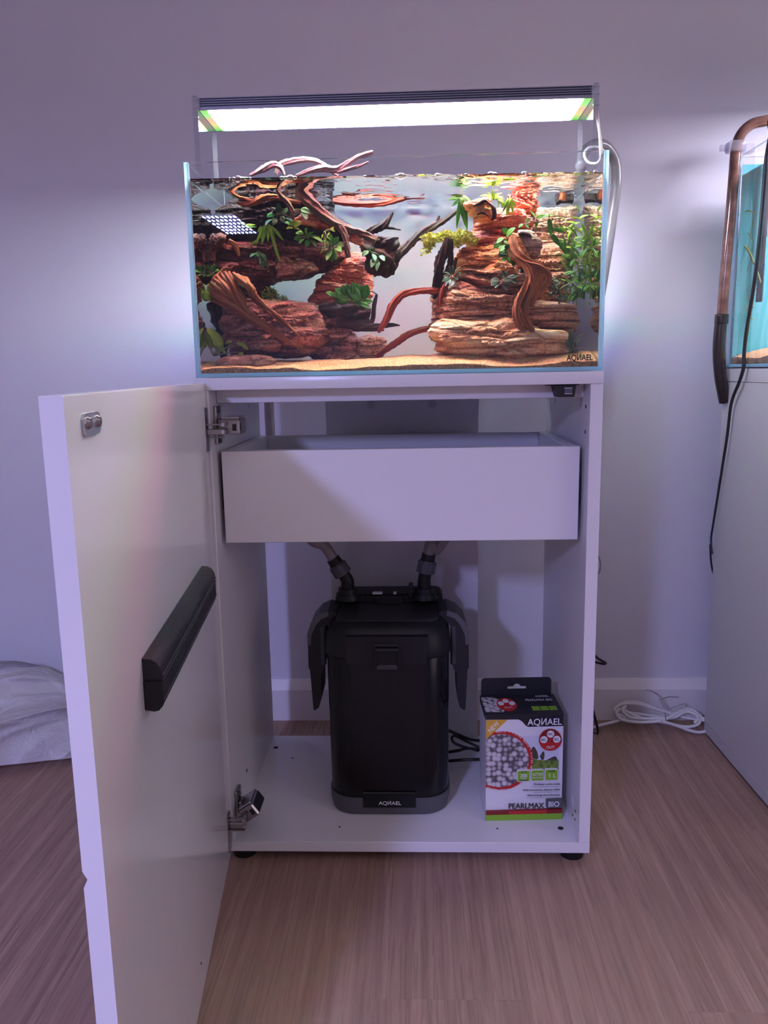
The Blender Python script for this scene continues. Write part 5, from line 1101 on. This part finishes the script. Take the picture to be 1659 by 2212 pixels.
plant('anubias', 'small leaves inside the arch above the window', (560, 545), .112, 'oval', 'leaf_dark', [(556, 544, 546, 560, 9), (560, 546, 562, 566, 10), (566, 548, 574, 562, 9), (562, 560, 568, 580, 9), (570, 566, 580, 576, 8), (552, 548, 540, 552, 8)], jit=.5)
plant('bucephalandra', 'grey-green small-leaved plant behind the root bundle', (522, 612), .110, 'oval', 'leaf_grey', [(504, 606, 496, 592, 7), (510, 606, 508, 598, 6), (516, 606, 512, 598, 7), (520, 606, 524, 600, 7), (524, 608, 528, 606, 8), (526, 612, 534, 612, 7), (528, 616, 538, 622, 8), (520, 612, 526, 620, 8), (532, 622, 540, 632, 6), (514, 608, 518, 616, 6)], jit=.6, dy=-.006)
def tuft(name, label, pts, mat, n, L, w, Y, depth=.02, seed=0, droop=0.0, cat='moss'):
    """fine-leaved carpet nobody could count"""
    r = random.Random(seed); V = []; F = []
    poly = np.array(pts, float); x0, y0 = poly.min(0); x1, y1 = poly.max(0)
    def inp(x, y):
        c = False; j = len(poly)-1
        for i in range(len(poly)):
            if (poly[i][1] > y) != (poly[j][1] > y) and x < (poly[j][0]-poly[i][0])*(y-poly[i][1])/(poly[j][1]-poly[i][1]+1e-12)+poly[i][0]: c = not c
            j = i
        return c
    k = 0
    while k < n:
        x, y = r.uniform(x0, x1), r.uniform(y0, y1)
        if not inp(x, y): continue
        k += 1; p = Vector(tp(x, y, Y+r.uniform(-depth, depth)))
        d = Vector((r.uniform(-1, 1), r.uniform(-1, .4), r.uniform(-.7, 1)-droop)).normalized(); l = L*S_*r.uniform(.6, 1.3); s = d.cross(Vector((r.uniform(-1, 1), r.uniform(-1, 1), r.uniform(-1, 1)))).normalized()*w*S_*.5
        nrm = d.cross(s).normalized()*l*.15; b = len(V)
        V += [p, p+d*l*.5+s+nrm, p+d*l, p+d*l*.5-s+nrm, p+d*l*.5-nrm*.5]; F += [(b, b+1, b+2, b+3), (b, b+4, b+1), (b+1, b+4, b+2), (b+2, b+4, b+3), (b+3, b+4, b)]
    V = np.array([tuple(v) for v in V]); V[:, 1] = np.clip(V[:, 1], .008, .289); V[:, 0] = np.clip(V[:, 0], -.2905, .2905); V[:, 2] = np.minimum(V[:, 2], 1.0645)
    o = vf(name, V, F, M[mat], None, False, tuple(V.mean(0))); return tag(o, label, cat, kind='stuff')
tuft('fine_carpet_plant', 'fine pale green carpet plant on the sill of the window', [(562, 646), (566, 630), (580, 622), (596, 628), (600, 640), (618, 640), (622, 650), (600, 654), (566, 652)], 'leaf_yellow', 300, 7, 5.5, .145, .014, 1)
tuft('moss', 'yellow-green moss cushion across the top of the orange ledge', [(914, 516), (924, 506), (944, 508), (962, 500), (980, 506), (996, 498), (1014, 506), (1034, 518), (1022, 528), (1000, 526), (985, 534), (968, 524), (956, 520), (940, 522), (930, 538), (922, 528)], 'moss', 900, 9, 6.5, .132, .022, 2)
tuft('moss', 'tip of yellow moss hanging free left of the black stump', [(912, 512), (936, 508), (936, 522), (924, 545), (918, 552), (913, 548), (917, 530)], 'moss', 110, 9, 6, .126, .010, 3, .6)
tuft('moss', 'dark wispy moss under the right anubias', [(1056, 540), (1075, 534), (1080, 560), (1100, 576), (1060, 575)], 'leaf_dark', 420, 8, 2.2, .14, .014, 4)
# left edge plants
plant('aquatic_plant', 'large yellow-green torn leaves at the lower left corner', (462, 768), .060, 'broad', 'leaf_yellow', [(472, 748, 452, 705, 26), (478, 758, 458, 712, 24), (452, 750, 446, 716, 15), (448, 748, 434, 738, 16), (458, 752, 452, 724, 12), (486, 742, 500, 736, 10), (512, 740, 536, 752, 12), (524, 760, 516, 772, 10), (470, 752, 488, 760, 14)], jit=.3, up=(.2, -.55, .85), dy=-.006)
plant('aquatic_plant', 'single upright green leaf beside the head of the root bundle', (446, 650), .080, 'broad', 'leaf_lime', [(446, 650, 452, 612, 14), (444, 648, 440, 628, 12), (450, 640, 456, 620, 8)], jit=.3, up=(.2, -1, .3), dy=-.004)
plant('anubias', 'small-leaved plant at the left edge above the root bundle', (458, 600), .10, 'oval', 'leaf_mid', [(456, 586, 446, 574, 8), (458, 584, 456, 570, 8), (460, 584, 466, 572, 9), (462, 588, 472, 582, 9), (454, 590, 442, 584, 9), (456, 594, 446, 594, 9), (460, 592, 468, 594, 8), (450, 580, 440, 572, 7)], jit=.6)
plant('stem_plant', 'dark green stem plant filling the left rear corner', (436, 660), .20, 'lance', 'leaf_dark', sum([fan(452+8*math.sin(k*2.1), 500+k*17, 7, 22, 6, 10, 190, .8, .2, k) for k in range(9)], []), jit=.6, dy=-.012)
# top of right formation
plant('hygrophila', 'long green pointed leaves hanging over the tip of the snag branch', (998, 424), .140, 'strap', 'leaf_mid', [(996, 430, 984, 490, 9), (998, 428, 1006, 484, 14), (1002, 440, 1008, 494, 10), (996, 426, 972, 428, 7), (994, 430, 976, 442, 8), (996, 428, 994, 462, 12), (998, 424, 978, 420, 6), (1000, 424, 1018, 432, 7)], up=(0, -1, .25), jit=.25, dy=-.006, petiole=False)
plant('fern', 'light lime tuft of narrow leaves on top of the right formation', (1066, 432), .135, 'strap', 'leaf_lime', fan(1066, 430, 16, 22, 5, -10, 190, .75, .2, 9)+[(1078, 424, 1086, 444, 5), (1076, 424, 1080, 440, 5), (1060, 424, 1040, 418, 5)], up=(0, -.8, .6), jit=.4, dy=-.012, petiole=False)
plant('aquatic_plant', 'narrow-leaved lime plant drooping on the red dome', (1098, 432), .122, 'strap', 'leaf_lime', [(1100, 430, 1084, 446, 5), (1102, 430, 1096, 464, 6), (1104, 432, 1108, 458, 6), (1104, 430, 1114, 446, 6), (1100, 432, 1086, 456, 5), (1100, 436, 1092, 466, 5), (1102, 428, 1092, 434, 5)], up=(0, -1, .3), jit=.3, dy=-.006, petiole=False)
plant('anubias', 'round-leaved green anubias left of the hollow bark collar', (1092, 556), .100, 'oval', 'leaf_mid', [(1090, 536, 1074, 532, 12), (1092, 530, 1080, 540, 16), (1096, 540, 1078, 552, 17), (1104, 532, 1092, 520, 16), (1100, 550, 1080, 544, 14), (1102, 548, 1114, 560, 14), (1098, 552, 1106, 568, 14), (1100, 540, 1094, 524, 14), (1094, 512, 1110, 490, 17), (1098, 506, 1086, 494, 14), (1088, 514, 1074, 522, 11), (1082, 520, 1068, 534, 11), (1096, 556, 1084, 562, 12), (1106, 556, 1110, 572, 12)], jit=.6)
plant('bucephalandra', 'dark rosette with pinkish stalks against the black stump', (975, 602), .085, 'oval', 'leaf_grey', [(974, 596, 962, 586, 7), (972, 598, 958, 596, 8), (972, 600, 956, 606, 9), (974, 602, 960, 616, 9), (978, 594, 980, 572, 10), (980, 594, 992, 574, 11), (982, 598, 994, 588, 10), (976, 592, 970, 576, 7), (982, 600, 990, 604, 8), (976, 602, 970, 614, 8)], stem='stem_red', jit=.5, dy=-.010)
plant('bucephalandra', 'broad grey-green rosette on the brown log', (1084, 614), .075, 'oval', 'leaf_grey', [(1082, 606, 1062, 604, 16), (1078, 608, 1062, 614, 15), (1084, 602, 1078, 588, 11), (1086, 602, 1094, 586, 10), (1088, 606, 1108, 602, 14), (1090, 610, 1112, 612, 13), (1092, 604, 1118, 594, 11), (1086, 614, 1096, 626, 11), (1080, 614, 1068, 620, 9), (1100, 606, 1122, 608, 12), (1092, 598, 1086, 584, 9)], stem='stem_red', jit=.5, dy=-.010)
plant('bucephalandra', 'many small rounded leaves right of the twisted root', (1205, 628), .090, 'oval', 'leaf_grey', sum([fan(1190+((k*13) % 42), 606+((k*17) % 44), 4, 12, 7, 0+40*k, 300+40*k, .9, .3, 40+k) for k in range(9)], []), jit=.7, dy=-.006)
plant('aquatic_plant', 'small green plant with pointed leaves on the red dome crest', (1160, 480), .122, 'lance', 'leaf_mid', [(1158, 472, 1176, 462, 9), (1160, 470, 1196, 460, 10), (1156, 470, 1148, 454, 8), (1160, 474, 1158, 492, 8), (1134, 480, 1146, 472, 8), (1130, 484, 1120, 490, 7), (1136, 484, 1142, 492, 7)], jit=.4, stem='stem_red', dy=-.006)
# right edge stem plants: real leaves, mirrored by the side pane itself
rs_ = random.Random(21); lv = []
for k, (bx_, by_, tx_, ty_) in enumerate([(1240, 600, 1252, 452), (1232, 620, 1240, 500), (1250, 640, 1262, 470), (1226, 590, 1226, 478), (1256, 650, 1270, 500), (1244, 650, 1246, 560), (1262, 650, 1276, 540)]):
    for i in range(11):
        f = (i+.5)/11; x = bx_+(tx_-bx_)*f; y = by_+(ty_-by_)*f; s = 1 if i % 2 else -1
        l = rs_.uniform(18, 32); a = math.radians(rs_.uniform(20, 75)); lv.append((x, y, x+s*l*math.cos(a), y-l*math.sin(a), rs_.uniform(5, 8)))
plant('stem_plant', 'tall bright stem plant thick with narrow leaves at the right pane', (1245, 655), .128, 'lance', 'leaf_lime', lv, jit=.5, dy=-.012, petiole=False)
lv = []
for k in range(34):
    x = rs_.uniform(1216, 1274); y = rs_.uniform(530, 660); a = math.radians(rs_.uniform(20, 160)); l = rs_.uniform(18, 34); lv.append((x, y, x+l*math.cos(a), y-l*math.sin(a), rs_.uniform(6, 10)))
plant('stem_plant', 'darker broad-leaved stem plant low at the right pane', (1245, 660), .110, 'lance', 'leaf_mid', lv, jit=.6, dy=-.012, petiole=False)
plant('fern', 'long wavy dark fern frond curving down over the brown fissured rock', (1186, 470), .124, 'strap', 'leaf_mid', [(1186, 472, 1192, 512, 10), (1190, 506, 1212, 530, 11), (1208, 524, 1236, 556, 12), (1226, 548, 1238, 590, 11), (1236, 560, 1214, 548, 9), (1196, 494, 1220, 500, 8)], up=(0, -1, .2), jit=.2, dy=-.004, petiole=False)
plant('aquatic_plant', 'small grey-green plant on the sand at the lower right corner', (1238, 764), .060, 'oval', 'leaf_grey', [(1236, 748, 1232, 712, 13), (1240, 752, 1252, 730, 10), (1234, 752, 1224, 734, 12), (1236, 758, 1226, 752, 11), (1242, 758, 1256, 748, 11), (1240, 760, 1252, 762, 10), (1236, 760, 1228, 766, 9), (1238, 744, 1258, 716, 7), (1240, 750, 1244, 736, 9)], jit=.5, dy=-.008)
plant('aquatic_plant', 'fallen green leaf stuck in the sand at the left front', (520, 793), .028, 'broad', 'leaf_yellow', [(526, 796, 516, 782, 12), (520, 796, 530, 788, 9)], jit=.2, up=(0, -1, .4), dy=-.002, petiole=False)
